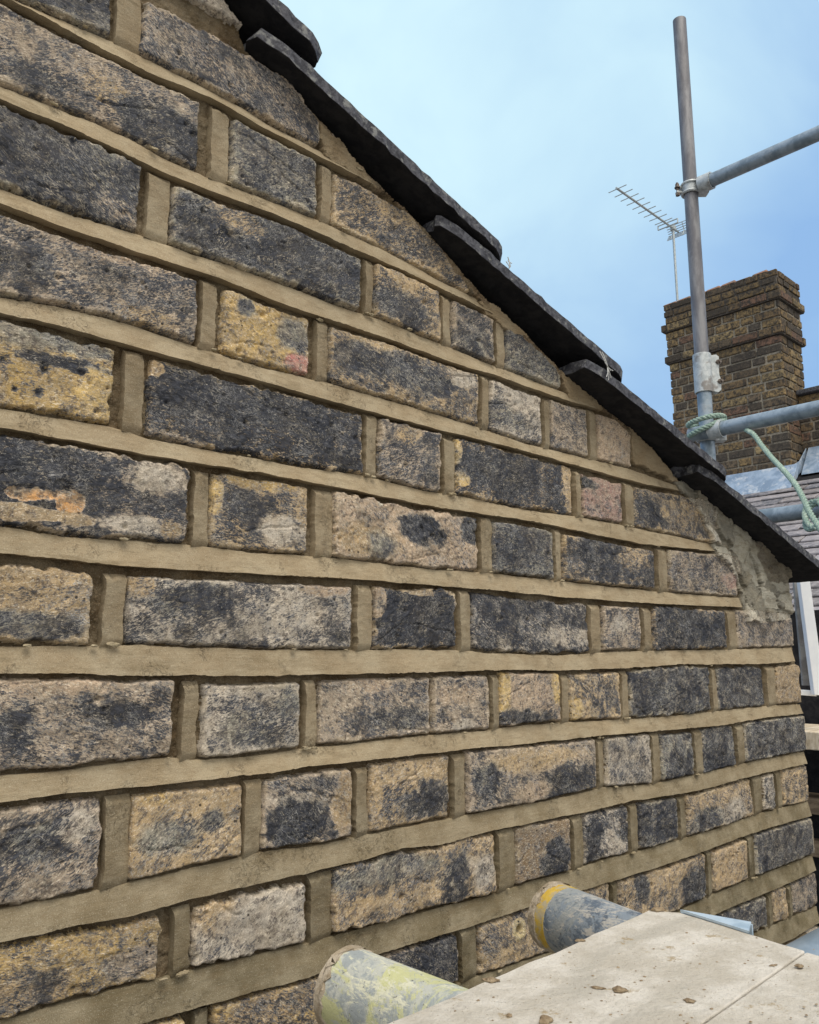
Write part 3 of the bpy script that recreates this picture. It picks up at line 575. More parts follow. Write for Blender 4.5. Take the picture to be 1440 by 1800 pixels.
# crumbs of squeezed mortar left on the brick edges above each bed
def lump(c, r, col):
    th = np.linspace(0, 2*np.pi, 13); ph = np.linspace(.02, np.pi-.02, 8); T, Q = np.meshgrid(th, ph, indexing='ij')
    k1 = rng.rand(3)*9
    R = 1+.5*vnoise(4*np.cos(T)*np.sin(Q)+k1[0], 4*np.cos(Q)+k1[1]+3*np.sin(T)*np.sin(Q), 5)
    R[-1] = R[0]
    P = np.stack([c[0]+r[0]*R*np.cos(T)*np.sin(Q), c[1]+r[1]*R*np.sin(T)*np.sin(Q), c[2]+r[2]*R*np.cos(Q)], -1); rib.sheet(P, col)
for i, k in enumerate(order[5:-2]):
    x1e = beds[k][0][-1]
    for _ in range(4):
        x = .12+(x1e-.14)*rng.rand(); z = float(bz_top(k, x))
        if z > np.interp(x, vx, vz)-.006: continue
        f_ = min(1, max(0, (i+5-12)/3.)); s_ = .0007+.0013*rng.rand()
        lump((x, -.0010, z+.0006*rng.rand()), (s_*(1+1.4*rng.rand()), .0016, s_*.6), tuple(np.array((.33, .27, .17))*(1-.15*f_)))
for x0, x1, tb, bb in perps:
    xm = (x0+x1)/2
    if xm < .1 or rng.rand() < .6: continue
    z = float(bz_top(bb, xm)) if rng.rand() < .75 else float(bz_bot(tb, xm))-.003
    if z > np.interp(xm, vx, vz)-.012: continue
    for _ in range(rng.randint(1, 4)):
        s_ = .0009+.0014*rng.rand()
        lump((x0+(x1-x0)*rng.rand(), -.0002, z+.0015*rng.rand()), (s_*1.6, .0014, s_*.7), (.31, .25, .155))
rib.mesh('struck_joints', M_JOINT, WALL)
# ---- the body of the wall behind its face
M_CORE = simple('old_mortar_core', (.12,.085,.05), (.20,.15,.09), 90, .95)
c = MB(); xs = np.concatenate([[XL], np.linspace(-.4, 1.372, 60)])
top = [(x, .012, float(np.interp(x, vx, vz))-.006) for x in xs]
c.prism([(XL, .012, 0), (1.372, .012, 0)]+top[::-1], (0, .21, 0)); c.build('wall_core', M_CORE, WALL)
c = MB(); c.box((XL, .001, 0), (1.374, .0119, ZB+.001)); lo = c.build('lower_brickwork', simple('far_low_brick', (.08,.075,.075), (.33,.25,.16), 30, .9), WALL)
# ================================================================ the roof over the gable
M_TILE = simple('dark_weathered_tile', (.030,.030,.036), (.090,.090,.102), 150, .75, 0, .0009, c3=(.20,.20,.19), s3=110)
M_FELT_SHADE = simple('black_felt_and_painted_shade', (.008,.008,.010), (.020,.019,.020), 60, .95)  # black felt of the decks; also paints shade on the tile undersides
ROOF = empty('gable_roof', (.6, .1, OZ+.4), 'dark tiled roof verge overhanging the raking top of the gable wall', 'roof')
def wz(x): return float(np.interp(x, vx, vz))
THK = .0125
def solve(px, py, prev=None):
    for y in np.arange(-.004, -.09, -.001):
        q = at_y(px, py, y)
        if q[2]-THK <= wz(q[0])+.0015: return y
    return -.09
rt = np.random.RandomState(3)
def tile(head, tail, yh, yt, width=.30, nm='verge_tile', label=None, tk=THK):
    H = np.array(head); T = np.array(tail); n = 34; m = 14
    ax = (T-H); L = np.linalg.norm(ax); ax /= L; nr = np.cross(ax, (0, 1, 0)); nr = nr*(-1 if nr[2] < 0 else 1)
    vs = []; fs = []
    for side in (0, 1):                      # top skin, bottom skin with chipped outlines
        for i in range(n+1):
            for j in range(m+1):
                u = i/n; v = (j/m)**1.6
                e = .00035*rt.randn()-(.0016*rt.rand() if rt.rand() < .12 else 0) if j == 0 else 0
                e2 = .0022*rt.randn() if i in (0, n) else 0
                ch = .006*max(0, 1-u*14)*max(0, 1-v*10)+.010*max(0, 1-(1-u)*22)*max(0, 1-v*14)
                q = H+ax*(L*u+e2)+np.array([0, 1, 0])*(width*v+e+ch)-nr*(tk+.0004*rt.randn())*side+nr*.00025*rt.randn()
                vs.append(q)
    N = (n+1)*(m+1); g = lambda s, i, j: s*N+i*(m+1)+j
    for i in range(n):
        for j in range(m):
            fs.append((g(0,i,j), g(0,i,j+1), g(0,i+1,j+1), g(0,i+1,j))); fs.append((g(1,i,j), g(1,i+1,j), g(1,i+1,j+1), g(1,i,j+1)))
        fs.append((g(0,i,0), g(0,i+1,0), g(1,i+1,0), g(1,i,0))); fs.append((g(0,i,m), g(1,i,m), g(1,i+1,m), g(0,i+1,m)))
    for j in range(m):
        fs.append((g(0,0,j), g(1,0,j), g(1,0,j+1), g(0,0,j+1))); fs.append((g(0,n,j), g(0,n,j+1), g(1,n,j+1), g(1,n,j)))
    b = MB().add(vs, fs).build(nm, M_TILE, ROOF, smooth=False, bevel=.0006, seg=1)
    b.data.materials.append(M_FELT_SHADE)
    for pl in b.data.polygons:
        if pl.normal.z < -.7: pl.material_index = 1  # downward faces coloured black to put shade under the tiles
    if label: b['label'] = label
    return b
TRACE = {2: ((468, 43), (897, 441)), 3: ((783, 375), (1107, 657)), 4: ((1038, 628), (1288, 833)), 5: ((1237, 815), (1440, 985))}
ends = {}
for k, (h, t) in TRACE.items():
    yh = solve(*h); yt = yh-.010
    H, T = at_y(*h, yh), at_y(*t, yt)
    if k == 5: T = H+(T-H)*1.15
    ends[k] = (H, T)
H2, T2 = ends[2]; a2 = (T2-H2)
T1 = at_y(579, 84, H2[1]-.006); ends[1] = (T1-a2, T1); ends[0] = (T1-a2*1.82, T1-a2*.82)
LT = {2: 'longest dark verge tile with a grey weathered edge', 5: 'lowest verge tile, brownish, over the cement patch'}
for k in sorted(ends):
    tile(*ends[k], 0, 0, width=.30, label=LT.get(k))
    print('TILE', k, ends[k][0].round(3), ends[k][1].round(3), 'wall', round(wz(ends[k][0][0]), 3), round(wz(ends[k][1][0]), 3))
# roof boarding above and behind the wall head
zr_ = lambda x: wz(x)+.030
c = MB(); px_ = np.linspace(-.6, 1.30, 20)
low = [(x, .050, zr_(x)-.006) for x in px_]; up = [(x, .050, zr_(x)+.006) for x in px_]
c.prism(low+up[::-1], (0, 1.6, 0)); c.build('roof_deck', M_FELT_SHADE, ROOF)
# top surface: rows of tiles behind the verge
for k in sorted(ends):
    H, T = ends[k]
    for j in range(1, 4):
        o = np.array([0, .302*j, .0]); off = MB(); ax = (T-H)/np.linalg.norm(T-H); nr = np.cross(ax, (0, 1, 0)); nr *= np.sign(nr[2])
        a, b_ = H+o, T+o; wv = np.array([0, .298, 0])
        off.box8([a-nr*THK, b_-nr*THK, b_+wv-nr*THK, a+wv-nr*THK, a, b_, b_+wv, a+wv]); off.build('roof_tile', M_TILE, ROOF, bevel=.0015)
# cobweb wisps at two tile tails
M_WEB = simple('dusty_cobweb', (.45,.45,.42), (.62,.62,.6), 200, .9)
def wisps(name, p0, pts, lab):
    c = MB()
    for a, b_ in pts:
        A_ = np.array(a)+p0; B_ = np.array(b_)+p0; mid = (A_+B_)/2+np.array([0, -.001, -.0015])
        c.tube([A_, mid, B_], [.0006, .0004, .0006], 6)
    o = c.build(name, M_WEB, ROOF); 
    if lab: o['label'] = lab
H4 = ends[4][0]; T3 = ends[3][1]
p0 = at_y(1068, 645, H4[1]-.004)
wisps('cobweb', p0, [((-.010,0,.016),(0,0,0)),((-.008,0,.014),(.002,.0,-.002)),((0,0,0),(.006,0,-.012)),((0,0,0),(-.003,0,-.013)),((0,0,0),(.001,0,-.016)),((-.004,0,.004),(.006,0,-.003)),((.0,0,0),(.011,0,-.002)),((-.012,.002,.017),(-.004,0,.004))], 'dusty wisp of cobweb hanging at the third tile joint')
p0 = at_y(893, 458, ends[2][1][1]+.002)
wisps('cobweb', p0, [((0,0,.004),(.004,0,-.006)),((0,0,0),(.006,0,-.001)),((-.003,0,-.002),(.003,0,-.007)),((.001,0,.002),(.0015,0,-.009))], None)
# ================================================================ scaffold in the distance
M_TUBE = simple('galvanised_tube', (.17,.165,.175), (.28,.275,.28), 25, .55, .3, .0003, (1,1,.25), c3=(.17,.16,.16), s3=6)
M_TUBEB = simple('blue_grey_tube', (.20,.25,.29), (.33,.39,.44), 22, .45, .35, .0003, (.5,1,1), c3=(.42,.44,.45), s3=9)
M_GALV = simple('pale_galvanised_steel', (.42,.45,.45), (.58,.60,.59), 60, .5, .3, .0004, c3=(.27,.25,.23), s3=22)
M_BOLT = simple('rusty_bolt', (.10,.07,.05), (.26,.22,.19), 200, .6, .4)
R_ = .02415
top = at_depth(1192, 33, 3.0); foot = at_depth(1240, 762, 3.0)
sx_, sy_ = at_depth(1214, 330, 3.05)[:2]
topz = at_depth(1193, 35, 3.05)
ztop = float(OZ+ (topz[2]-OZ))
def proj(P):
    q = np.array(P, float)-CAM; d = q@CF; return 720+FPX*(q@CR)/d, 900-FPX*(q@CU)/d
def vert_z(py):                      # height on the upright where it crosses picture row py
    lo_, hi_ = OZ-1, OZ+4
    for _ in range(50):
        mz = (lo_+hi_)/2
        if proj((sx_, sy_, mz))[1] > py: lo_ = mz
        else: hi_ = mz
    return mz
zt_ = vert_z(36); zc = vert_z(655); zk = vert_z(333); zl = vert_z(766); z3 = vert_z(905)
def hollow(c, p0, p1, r=R_, n=28, wall_=.004):
    p0 = np.array(p0, float); p1 = np.array(p1, float); ax = (p1-p0)/np.linalg.norm(p1-p0)
    a = np.cross(ax, (0,0,1) if abs(ax[2]) < .9 else (1,0,0)); a /= np.linalg.norm(a); b = np.cross(ax, a)
    ring = lambda q, rr: [q+rr*(math.cos(2*math.pi*k/n)*a+math.sin(2*math.pi*k/n)*b) for k in range(n)]
    dd = min(.04, np.linalg.norm(p1-p0)*.45)
    rs = [ring(p0+ax*dd, r-wall_), ring(p0, r-wall_), ring(p0, r), ring(p1, r), ring(p1, r-wall_), ring(p1-ax*dd, r-wall_)]
    vs = [v for q in rs for v in q]
    fs = [(i*n+k, i*n+(k+1)%n, (i+1)*n+(k+1)%n, (i+1)*n+k) for i in range(5) for k in range(n)]+[tuple(range(n)), tuple(5*n+k for k in range(n))]
    return c.add(vs, fs)
def pipe(name, p0, p1, m, label, group='scaffold tubes', **k):
    o = hollow(MB(), p0, p1, **k).build(name, m, None, smooth=True); return tag(o, label, 'tube', group)
upr = np.array([sx_, sy_, 0])
pipe('scaffold_tube', upr+(0,0,zc+.004), upr+(0,0,zt_), M_TUBE, 'tall upright grey scaffold tube standing clear against the sky')
pipe('scaffold_tube', upr+(0,0,0), upr+(0,0,zc-.004), M_TUBEB, 'lower bluish upright scaffold tube held below the sleeve coupler')
# sleeve coupler
SC = empty('sleeve_coupler', upr+(0,0,zc), 'pale galvanised sleeve coupler joining the two upright tubes', 'coupler', 'scaffold couplers')
perp = CR.copy(); perp[2] = 0; perp /= np.linalg.norm(perp); fw = np.cross((0,0,1), perp)
c = MB(); hollow(c, upr+(0,0,zc-.075), upr+(0,0,zc+.065), r=.031, wall_=.005); c.build('sleeve', M_GALV, SC, smooth=True, bevel=.0015)
c = MB()
for s_ in (-.008, .008):
    prof_ = [(.022,-.07),(.046,-.075),(.056,-.066),(.058,-.03),(.053,-.012),(.053,.012),(.056,.03),(.055,.055),(.046,.062),(.022,.058)]
    c.prism([upr+(0,0,zc)+perp*a+np.array([0,0,b])+fw*(s_-.0035) for a, b in prof_], fw*.007)
c.build('clamp_flange', M_GALV, SC, bevel=.001)
def bolt(parent, c0, ax, r=.009, L=.05, m=None):
    ax = np.array(ax, float); ax /= np.linalg.norm(ax); c = MB(); c.tube([c0-ax*L/2, c0+ax*L/2], r*.55, 10)
    c.tube([c0-ax*(L/2-.001), c0-ax*(L/2-.012)], r, 6); c.tube([c0+ax*(L/2-.018), c0+ax*(L/2-.006)], r, 6); c.tube([c0+ax*(L/2-.02), c0+ax*(L/2-.018)], r*1.3, 12)
    return c.build('bolt', m or M_BOLT, parent, smooth=True)
bolt(SC, upr+(0,0,zc+.034)+perp*.045, perp*.5-fw*.9); bolt(SC, upr+(0,0,zc-.036)+perp*.047, perp*.5-fw*.9)
# transoms running along the y axis
def transom(px0, z, y1, m, lab, xo=0.0):
    q = at_z(px0, proj((sx_+xo, sy_, z))[1], z)
    return pipe('scaffold_tube', (sx_+xo, sy_-.045, z), (sx_+xo, y1, z), m, lab)
transom(1228, zk, sy_-2.2, M_TUBEB, 'upper scaffold rail running out of frame from the top coupler', -.0)
pipe('scaffold_tube', (sx_-.050, sy_+.035, zl), (sx_-.050, sy_-2.2, zl), M_TUBEB, 'blue grey scaffold rail with rope knotted round its end')
def z_at(py, x, y):
    lo_, hi_ = OZ-2, OZ+4
    for _ in range(50):
        mz = (lo_+hi_)/2
        if proj((x, y, mz))[1] > py: lo_ = mz
        else: hi_ = mz
    return mz
q3 = at_x(1385, 903, sx_-.05)
pipe('scaffold_tube', (sx_-.05, sy_+.10, q3[2]), (sx_-.05, sy_-2.2, q3[2]), M_TUBEB, 'lowest far scaffold rail, seen just above the slope of the far roof')
def swivel(name, lab, z, xo):
    K = empty(name, upr+(0,0,z), lab, 'coupler', 'scaffold couplers')
    c = MB()
    for dz in (-.017, .017):
        ring = [upr+(0,0,z+dz)+.030*np.array([math.cos(a), math.sin(a), 0]) for a in np.linspace(0, 2*math.pi, 25)]
        c.tube(ring, .0055, 8)
    hollow(c, upr+(0,0,z-.021), upr+(0,0,z+.021), r=.0305, wall_=.005)
    c.build('collar', M_GALV, K, smooth=True)
    for s_ in (-.010, .010):
        c = MB(); c.prism([upr+(0,0,z+s_-.004)-perp*.025+fw*.0, upr+(0,0,z+s_-.004)-perp*.052-fw*.006, upr+(0,0,z+s_-.004)-perp*.052+fw*.014, upr+(0,0,z+s_-.004)-perp*.025+fw*.02], (0,0,.008)); c.build('lug', M_GALV, K, bevel=.001)
    c = MB(); c.prism([upr+(0,0,z-.022)+perp*.026-fw*.016, upr+(0,0,z-.022)+perp*.060-fw*.020, upr+(0,0,z-.022)+perp*.060+fw*.016, upr+(0,0,z-.022)+perp*.026+fw*.016], (0,0,.044))
    c.build('jaw', M_GALV, K, bevel=.002)
    bolt(K, upr+(0,0,z)-perp*.048, (0,0,1), .008, .052); bolt(K, upr+(0,0,z-.002)+perp*.052-fw*.015, fw*.8+perp*.2, .009, .05)
    c = MB(); cy = upr+(0,-.060,z)
    hollow(c, cy+(xo,.022,0), cy+(xo,-.022,0), r=.031, wall_=.005); c.build('rail_collar', M_GALV, K, smooth=True)
    return K
swivel('right_angle_coupler', 'galvanised coupler clamping the upper rail to the upright against the sky', zk, 0)
swivel('right_angle_coupler', 'coupler half hidden by green rope where the middle rail meets the upright', zl, -.05)
# green rope: three twisted strands
M_ROPE = simple('faded_green_rope', (.20,.29,.235), (.36,.46,.39), 300, .9, 0, .0015, c3=(.42,.50,.42), s3=40)
def rope(c, pts, r, pitch=.05):
    pts = [np.array(q, float) for q in pts]; P = []
    n = len(pts)
    for i in range(n-1):
        p0, p1, p2, p3 = pts[max(i-1,0)], pts[i], pts[i+1], pts[min(i+2,n-1)]
        st = max(3, int(np.linalg.norm(p2-p1)/.006))
        for k in range(st):
            t = k/st; P.append(.5*((2*p1)+(-p0+p2)*t+(2*p0-5*p1+4*p2-p3)*t*t+(-p0+3*p1-3*p2+p3)*t**3))
    P.append(pts[-1]); P = np.array(P); s_ = 0
    ph = np.concatenate([[0], np.cumsum(np.linalg.norm(np.diff(P, axis=0), axis=1))])/pitch*2*math.pi
    T = np.gradient(P, axis=0); T /= np.linalg.norm(T, axis=1)[:, None]
    a = np.cross(T[0], (.3,.2,1)); a /= np.linalg.norm(a); A_ = []
    for t in T:
        a = a-t*np.dot(a, t); a /= np.linalg.norm(a); A_.append(a)
    A_ = np.array(A_); B_ = np.cross(T, A_)
    for k in range(3):
        o = ph+k*2*math.pi/3; c.tube(list(P+r*.52*(np.cos(o)[:, None]*A_+np.sin(o)[:, None]*B_)), r*.56, 8)
ROPE = empty('green_rope', upr+(-.05,-.05,zl), 'faded green twisted rope knotted round a scaffold joint and hanging down to the right', 'rope')
c = MB(); C0 = upr+(-.03, -.02, zl)
loop = []
for k in range(0, 26):
    a = 2*math.pi*k/12.; loop.append(C0+perp*(.058*math.cos(a)-.004)+fw*(.06*math.sin(a))+np.array([0,0,.028+.020*math.sin(a*.5)+.016*math.cos(a)]))
rope(c, loop, .0090, .04)
c.build('rope_loop', M_ROPE, ROPE, smooth=True)
c = MB(); d0 = sy_
drop = [at_x(1305, 752, sx_-.03), at_x(1316, 758, sx_-.07), at_x(1325, 764, sx_-.10), at_x(1340, 784, sx_-.14), at_x(1358, 806, sx_-.20), at_x(1378, 827, sx_-.28), at_x(1398, 851, sx_-.35), at_x(1412, 876, sx_-.40), at_x(1424, 902, sx_-.44), at_x(1444, 932, sx_-.48)]
rope(c, drop, .0078, .038); c.build('rope_tail', M_ROPE, ROPE, smooth=True)
c = MB(); kn = at_x(1431, 905, sx_-.10)
knl = [kn+perp*(.02*math.cos(a))+fw*.04*math.sin(a)+np.array([0,0,.045*math.cos(a*.9)]) for a in np.linspace(0, 12, 30)]
rope(c, knl, .0085, .04); c.build('rope_knot', M_ROPE, ROPE, smooth=True)
# ================================================================ the far house
CXF, CY0, CY1, CXB = 6.70, 2.11, 3.15, 7.165          # chimney: front plane, near side, far side, back
HOUSE = empty('neighbour_house', (7, 2.6, 0), 'far house with a tall soot dark brick chimney stack and slate roof', 'house')
def far_brick_mat():
    m, t, b = mat('sooty_yellow_brick', .92, 0, .2)
    h = nd(t, 'ShaderNodeAttribute', attribute_name='hue'); p = pos(t)
    c = mix(t, sstep(t, noise(t, p, 34, 7, .8), .40, .60), mix(t, .10, h.outputs['Color'], (.34, .24, .13)), (.050,.043,.036))
    c = mix(t, sstep(t, noise(t, p, 14, 5, .7), .52, .70), c, mix(t, .6, c, (.045,.04,.036)))
    c = mix(t, sstep(t, noise(t, p, 110, 4, .7), .60, .72), c, (.34,.29,.21))
    t.links.new(c, b.inputs['Base Color']); bump(t, b, noise(t, p, 90, 5, .7), .006); return m
M_FB = far_brick_mat()
class CB(MB):                         # mesh with one colour per box
    def __init__(s): super().__init__(); s.c = []
    def cbox(s, c8, col): s.box8(c8); s.c += [tuple(col)+(1,)]*8
    def build(s, name, mat, parent=None, **k):
        me = bpy.data.meshes.new(name); me.from_pydata(s.v, [], s.f)
        at = me.attributes.new('hue', 'FLOAT_COLOR', 'POINT'); at.data.foreach_set('color', np.array(s.c, np.float32).ravel())
        me.materials.append(mat); o = bpy.data.objects.new(name, me); S.collection.objects.link(o)
        bv = o.modifiers.new('bevel', 'BEVEL'); bv.width = .005; bv.segments = 2
        if parent: attach(o, parent)
        return o
rb = np.random.RandomState(8)
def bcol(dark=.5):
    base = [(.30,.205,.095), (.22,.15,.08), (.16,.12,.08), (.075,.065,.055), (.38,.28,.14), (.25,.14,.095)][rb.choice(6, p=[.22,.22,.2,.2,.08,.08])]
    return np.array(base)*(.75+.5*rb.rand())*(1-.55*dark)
def brick_face(c, o, u, L, z0, z1, nrm, dark=.3, h=.0755, proj_=0.0):
    o = np.array(o, float); u = np.array(u, float); nrm = np.array(nrm, float); nrow = int(round((z1-z0)/h)); hh = (z1-z0)/nrow
    for r in range(nrow):
        z = z0+r*hh; x = -rb.rand()*.2; k = rb.randint(2)
        while x < L-.005:
            bl = .103 if k % 2 else .214; k += 1 if rb.rand() < .93 else 0
            a, b = max(x, 0), min(x+bl, L)
            if b-a > .02:
                pr = proj_+.004*rb.randn()*.6
                A_ = o+u*a; B_ = o+u*b; zz = z+.010+.0022*rb.randn()
                v = [A_+nrm*pr, B_+nrm*pr, B_-nrm*.03, A_-nrm*.03]
                lo_ = [q*[1,1,0]+np.array([0,0,zz]) for q in v]; hi_ = [q*[1,1,0]+np.array([0,0,z+hh-.0045]) for q in v]
                c.cbox(lo_+hi_, bcol(dark))
            x += bl+.016
M_FM = simple('pale_old_pointing', (.22,.19,.145), (.36,.31,.235), 60, .95, 0, .002, c3=(.07,.06,.05), s3=9)
M_FMD = simple('sooty_old_pointing', (.05,.045,.038), (.12,.10,.08), 60, .95, 0, .002)
Zc = lambda v: OZ+v
CH = empty('chimney_stack', (CXF, CY0, Zc(1.4)))
bpy.data.objects.remove(CH)
cap = (Zc(2.97), Zc(3.205)); 
segs = [  # z0, z1, projection, soot
 (Zc(1.36), Zc(2.645), 0.0, .05), (Zc(2.645), Zc(2.72), .030, .35), (Zc(2.72), Zc(2.945), .014, .0), (Zc(2.945), Zc(3.02), .040, .75), (Zc(3.02), Zc(3.215), .018, .65)]
# the stack stands 15 mm back of the traced face for the shaft
shaft = CB(); 
for z0, z1, pr, dk in segs:
    y0, y1, x0, x1 = CY0+.018-pr, CY1-.018+pr, CXF+.018-pr, CXB-.018+pr
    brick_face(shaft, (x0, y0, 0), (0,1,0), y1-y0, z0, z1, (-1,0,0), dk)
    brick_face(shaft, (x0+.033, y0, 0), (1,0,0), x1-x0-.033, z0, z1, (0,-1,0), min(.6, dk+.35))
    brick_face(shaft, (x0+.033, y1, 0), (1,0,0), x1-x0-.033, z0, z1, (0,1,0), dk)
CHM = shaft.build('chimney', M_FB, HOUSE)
core = MB(); core2 = MB()
for z0, z1, pr, dk in segs:
    y0, y1, x0, x1 = CY0+.018-pr+.010, CY1-.018+pr-.010, CXF+.018-pr+.010, CXB-.018+pr
    (core if dk < .3 else core2).box((x0, y0, z0+.001), (x1, y1, z1-.003))
core.build('chimney_pointing', M_FM, CHM); core2.build('cap_pointing', M_FMD, CHM)
fl = MB(); rf = np.random.RandomState(2)
for k in range(7):                     # broken flaunching and tile creasing on top of the cap
    y = CY0+.08+k*.14; hgt_ = .015+.03*rf.rand()
    fl.box8([(CXF+.0, y, Zc(3.212)), (CXB, y, Zc(3.212)), (CXB, y+.13, Zc(3.212)), (CXF+.0, y+.13, Zc(3.212)), (CXF+.03, y+.01, Zc(3.215)+hgt_), (CXB-.03, y+.01, Zc(3.23)+hgt_), (CXB-.03, y+.12, Zc(3.22)+hgt_*.6), (CXF+.02, y+.12, Zc(3.215)+hgt_*.6)])
fl.build('flaunching', simple('orange_mossy_flaunching', (.18,.12,.09), (.30,.15,.09), 25, .95, 0, .004, c3=(.08,.08,.06), s3=12), CHM, bevel=.006)
# parapet with coping, right of the chimney
PX = 6.98; pw = CB(); brick_face(pw, (PX, -2.2, 0), (0,1,0), CY0+2.2+.02, Zc(1.45), Zc(2.165), (-1,0,0), .25)
PW = pw.build('parapet_wall', M_FB, HOUSE)
c = MB(); c.box((PX+.010, -2.2, Zc(1.3)), (PX+.215, CY0+.02, Zc(2.163))); c.build('parapet_pointing', M_FM, PW)
c = MB(); c.box((PX-.05, -2.2, Zc(2.166)), (PX+.27, CY0+.015, Zc(2.205))); c.build('coping', M_TILE, PW, bevel=.006)
# lead flashing
M_LEAD = simple('blue_grey_lead', (.20,.27,.36), (.34,.42,.52), 9, .45, .25, .002, c3=(.48,.52,.56), s3=14)
SL = .55
def rz(x): return Zc(1.40)+(x-6.70)*SL
fl = MB(); x0 = CXF-.035
fl.box8([(x0-.16, CY0-.05, rz(x0-.16)+.012), (x0-.16, CY1+.1, rz(x0-.16)+.012), (x0, CY1+.1, Zc(1.42)), (x0, CY0-.05, Zc(1.42)), (x0-.155, CY0-.05, rz(x0-.16)+.02), (x0-.155, CY1+.1, rz(x0-.16)+.02), (x0+.012, CY1+.1, Zc(1.53)), (x0+.012, CY0-.05, Zc(1.53))])
fl.box8([(PX-.20, -2.2, rz(PX-.20)+.012), (PX-.20, CY0-.03, rz(PX-.2)+.012), (PX-.008, CY0-.03, rz(PX)), (PX-.008, -2.2, rz(PX)), (PX-.195, -2.2, rz(PX-.2)+.022), (PX-.195, CY0-.03, rz(PX-.2)+.022), (PX-.006, CY0-.03, rz(PX)+.16), (PX-.006, -2.2, rz(PX)+.16)])
yy = CY0-.012
fl.prism([(x0-.02, yy, rz(x0)+.012), (PX+.0, yy, rz(PX)+.012), (PX+.0, yy, rz(PX)+.16), (x0+.16, yy, rz(x0)+.20), (x0-.02, yy, rz(x0)+.13)], (0, .008, 0))
fl.build('lead_flashing', M_LEAD, HOUSE, bevel=.003)
# slates: every course laid as separate slates with ragged tails
def slate_mat():
    m, t, b = mat('worn_slate', .6, 0, .5)
    h = nd(t, 'ShaderNodeAttribute', attribute_name='hue').outputs['Color']; p = pos(t)
    c = mix(t, sstep(t, noise(t, p, 20, 5, .7), .40, .65), h, mix(t, .6, h, (.40,.36,.35)))
    c = mix(t, sstep(t, noise(t, p, 60, 4, .7), .62, .70), c, (.55,.54,.52))
    t.links.new(c, b.inputs['Base Color']); bump(t, b, noise(t, p, 40, 5, .7), .006); return m
c = CB(); rs_ = np.random.RandomState(4); gx = .105
for r in range(28):
    xb = 6.86-r*gx; y = -2.3-rs_.rand()*.2
    while y < 5.2:
        wd = .24+.02*rs_.rand(); lift = .026+.008*rs_.rand()+(.006 if rs_.rand() < .1 else 0); j = .008*rs_.randn()
        col = np.array([(.17,.16,.17), (.24,.22,.225), (.12,.12,.135), (.19,.17,.165)][rs_.randint(4)])*(.8+.4*rs_.rand())
        if r == 2 and y > CY0-.1: col = np.array((.36,.21,.15))*(.8+.3*rs_.rand())
        xa = xb-gx*1.25+j; 
        if xb > CXF-.06 and y+wd > CY0-.02 and y < CY1+.02: y += wd+.006; continue
        c.cbox([(xa, y, rz(xa)+lift-.012), (xb, y, rz(xb)+.0), (xb, y+wd, rz(xb)+.0), (xa, y+wd, rz(xa)+lift-.012+.002*rs_.randn()), (xa, y, rz(xa)+lift), (xb, y, rz(xb)+.010), (xb, y+wd, rz(xb)+.010), (xa, y+wd, rz(xa)+lift)], col)
        y += wd+.006
RF = c.build('slate_roof', slate_mat(), HOUSE)
c = MB(); c.prism([(3.9, -2.3, rz(3.9)-.10), (6.98, -2.3, rz(6.98)-.10), (6.98, -2.3, rz(6.98)-.008), (3.9, -2.3, rz(3.9)-.008)], (0, 7.5, 0)); c.build('roof_boarding', M_FELT_SHADE, RF)
M_FARW = simple('far_house_brick', (.10,.075,.05), (.26,.18,.10), 14, .95, 0, .004)
c = MB(); c.box((4.25, -2.2, 0), (4.48, 5.1, rz(4.25)-.11)); c.box((4.5, -2.1, 0), (10.5, -1.9, rz(4.5)-.12)); c.box((4.5, 4.9, 0), (10.5, 5.1, rz(4.5)-.12)); c.box((7.2, -2.2, 0), (7.4, 5.1, Zc(1.5)))
c.build('house_wall', M_FARW, HOUSE)
c = MB(); c.box((3.98, -2.3, rz(4.05)-.20), (4.02, 5.1, rz(4.05)-.02)); c.build('fascia', simple('dark_fascia', (.02,.022,.026), (.05,.05,.055), 30, .6), HOUSE)
c = MB(); gp = [(3.91+.055*math.cos(a), rz(4.0)-.07+.055*math.sin(a)) for a in np.linspace(math.pi, 2*math.pi, 12)]; gi = [(3.91+.048*math.cos(a), rz(4.0)-.07+.048*math.sin(a)) for a in np.linspace(2*math.pi, math.pi, 12)]
c.prism([(a, -2.3, b) for a, b in gp+gi], (0, 7.4, 0)); c.build('gutter', simple('black_gutter', (.015,.016,.02), (.03,.03,.035), 30, .3), HOUSE, smooth=True)
# ================================================================ TV aerial on the far chimney
M_AER = simple('weathered_aluminium', (.38,.42,.42), (.52,.56,.55), 40, .5, .4)
mb = at_x(1191, 528, CXF+.12); mtop = None
AER = empty('tv_aerial', mb, 'thin metal television aerial on a mast above the far chimney', 'aerial')
zm = z_at(366, mb[0], mb[1])
c = MB(); c.tube([mb-(0,0,.5), (mb[0], mb[1], zm+.02)], .0115, 10); c.build('mast', M_AER, AER, smooth=True)
bt = at_z(1073, 323, zm); b0 = np.array([mb[0], mb[1], zm]); bd = bt-b0; bd[2] = 0; Lb = np.linalg.norm(bd); bd /= Lb
Lb = min(Lb, .98); bt = b0+bd*Lb
print('AERIAL boom', Lb, bd)
bs = b0-bd*.10
c = MB(); c.tube([bs, bt], .010, 8); c.build('boom', M_AER, AER, smooth=True)
el = np.cross((0,0,1), bd); n_el = 9
for k in range(n_el):
    t = .02+.80*k/(n_el-1); q = bt+(b0-bt)*t; c = MB(); c.tube([q-el*.088, q+el*.088], .0042, 8); c.build('element', M_AER, AER, smooth=True)
q = b0+(bt-b0)*.10; c = MB()
for dz in (.02, -.02):
    c.tube([q-el*.10+(0,0,dz), q+el*.10+(0,0,dz)], .006, 8)
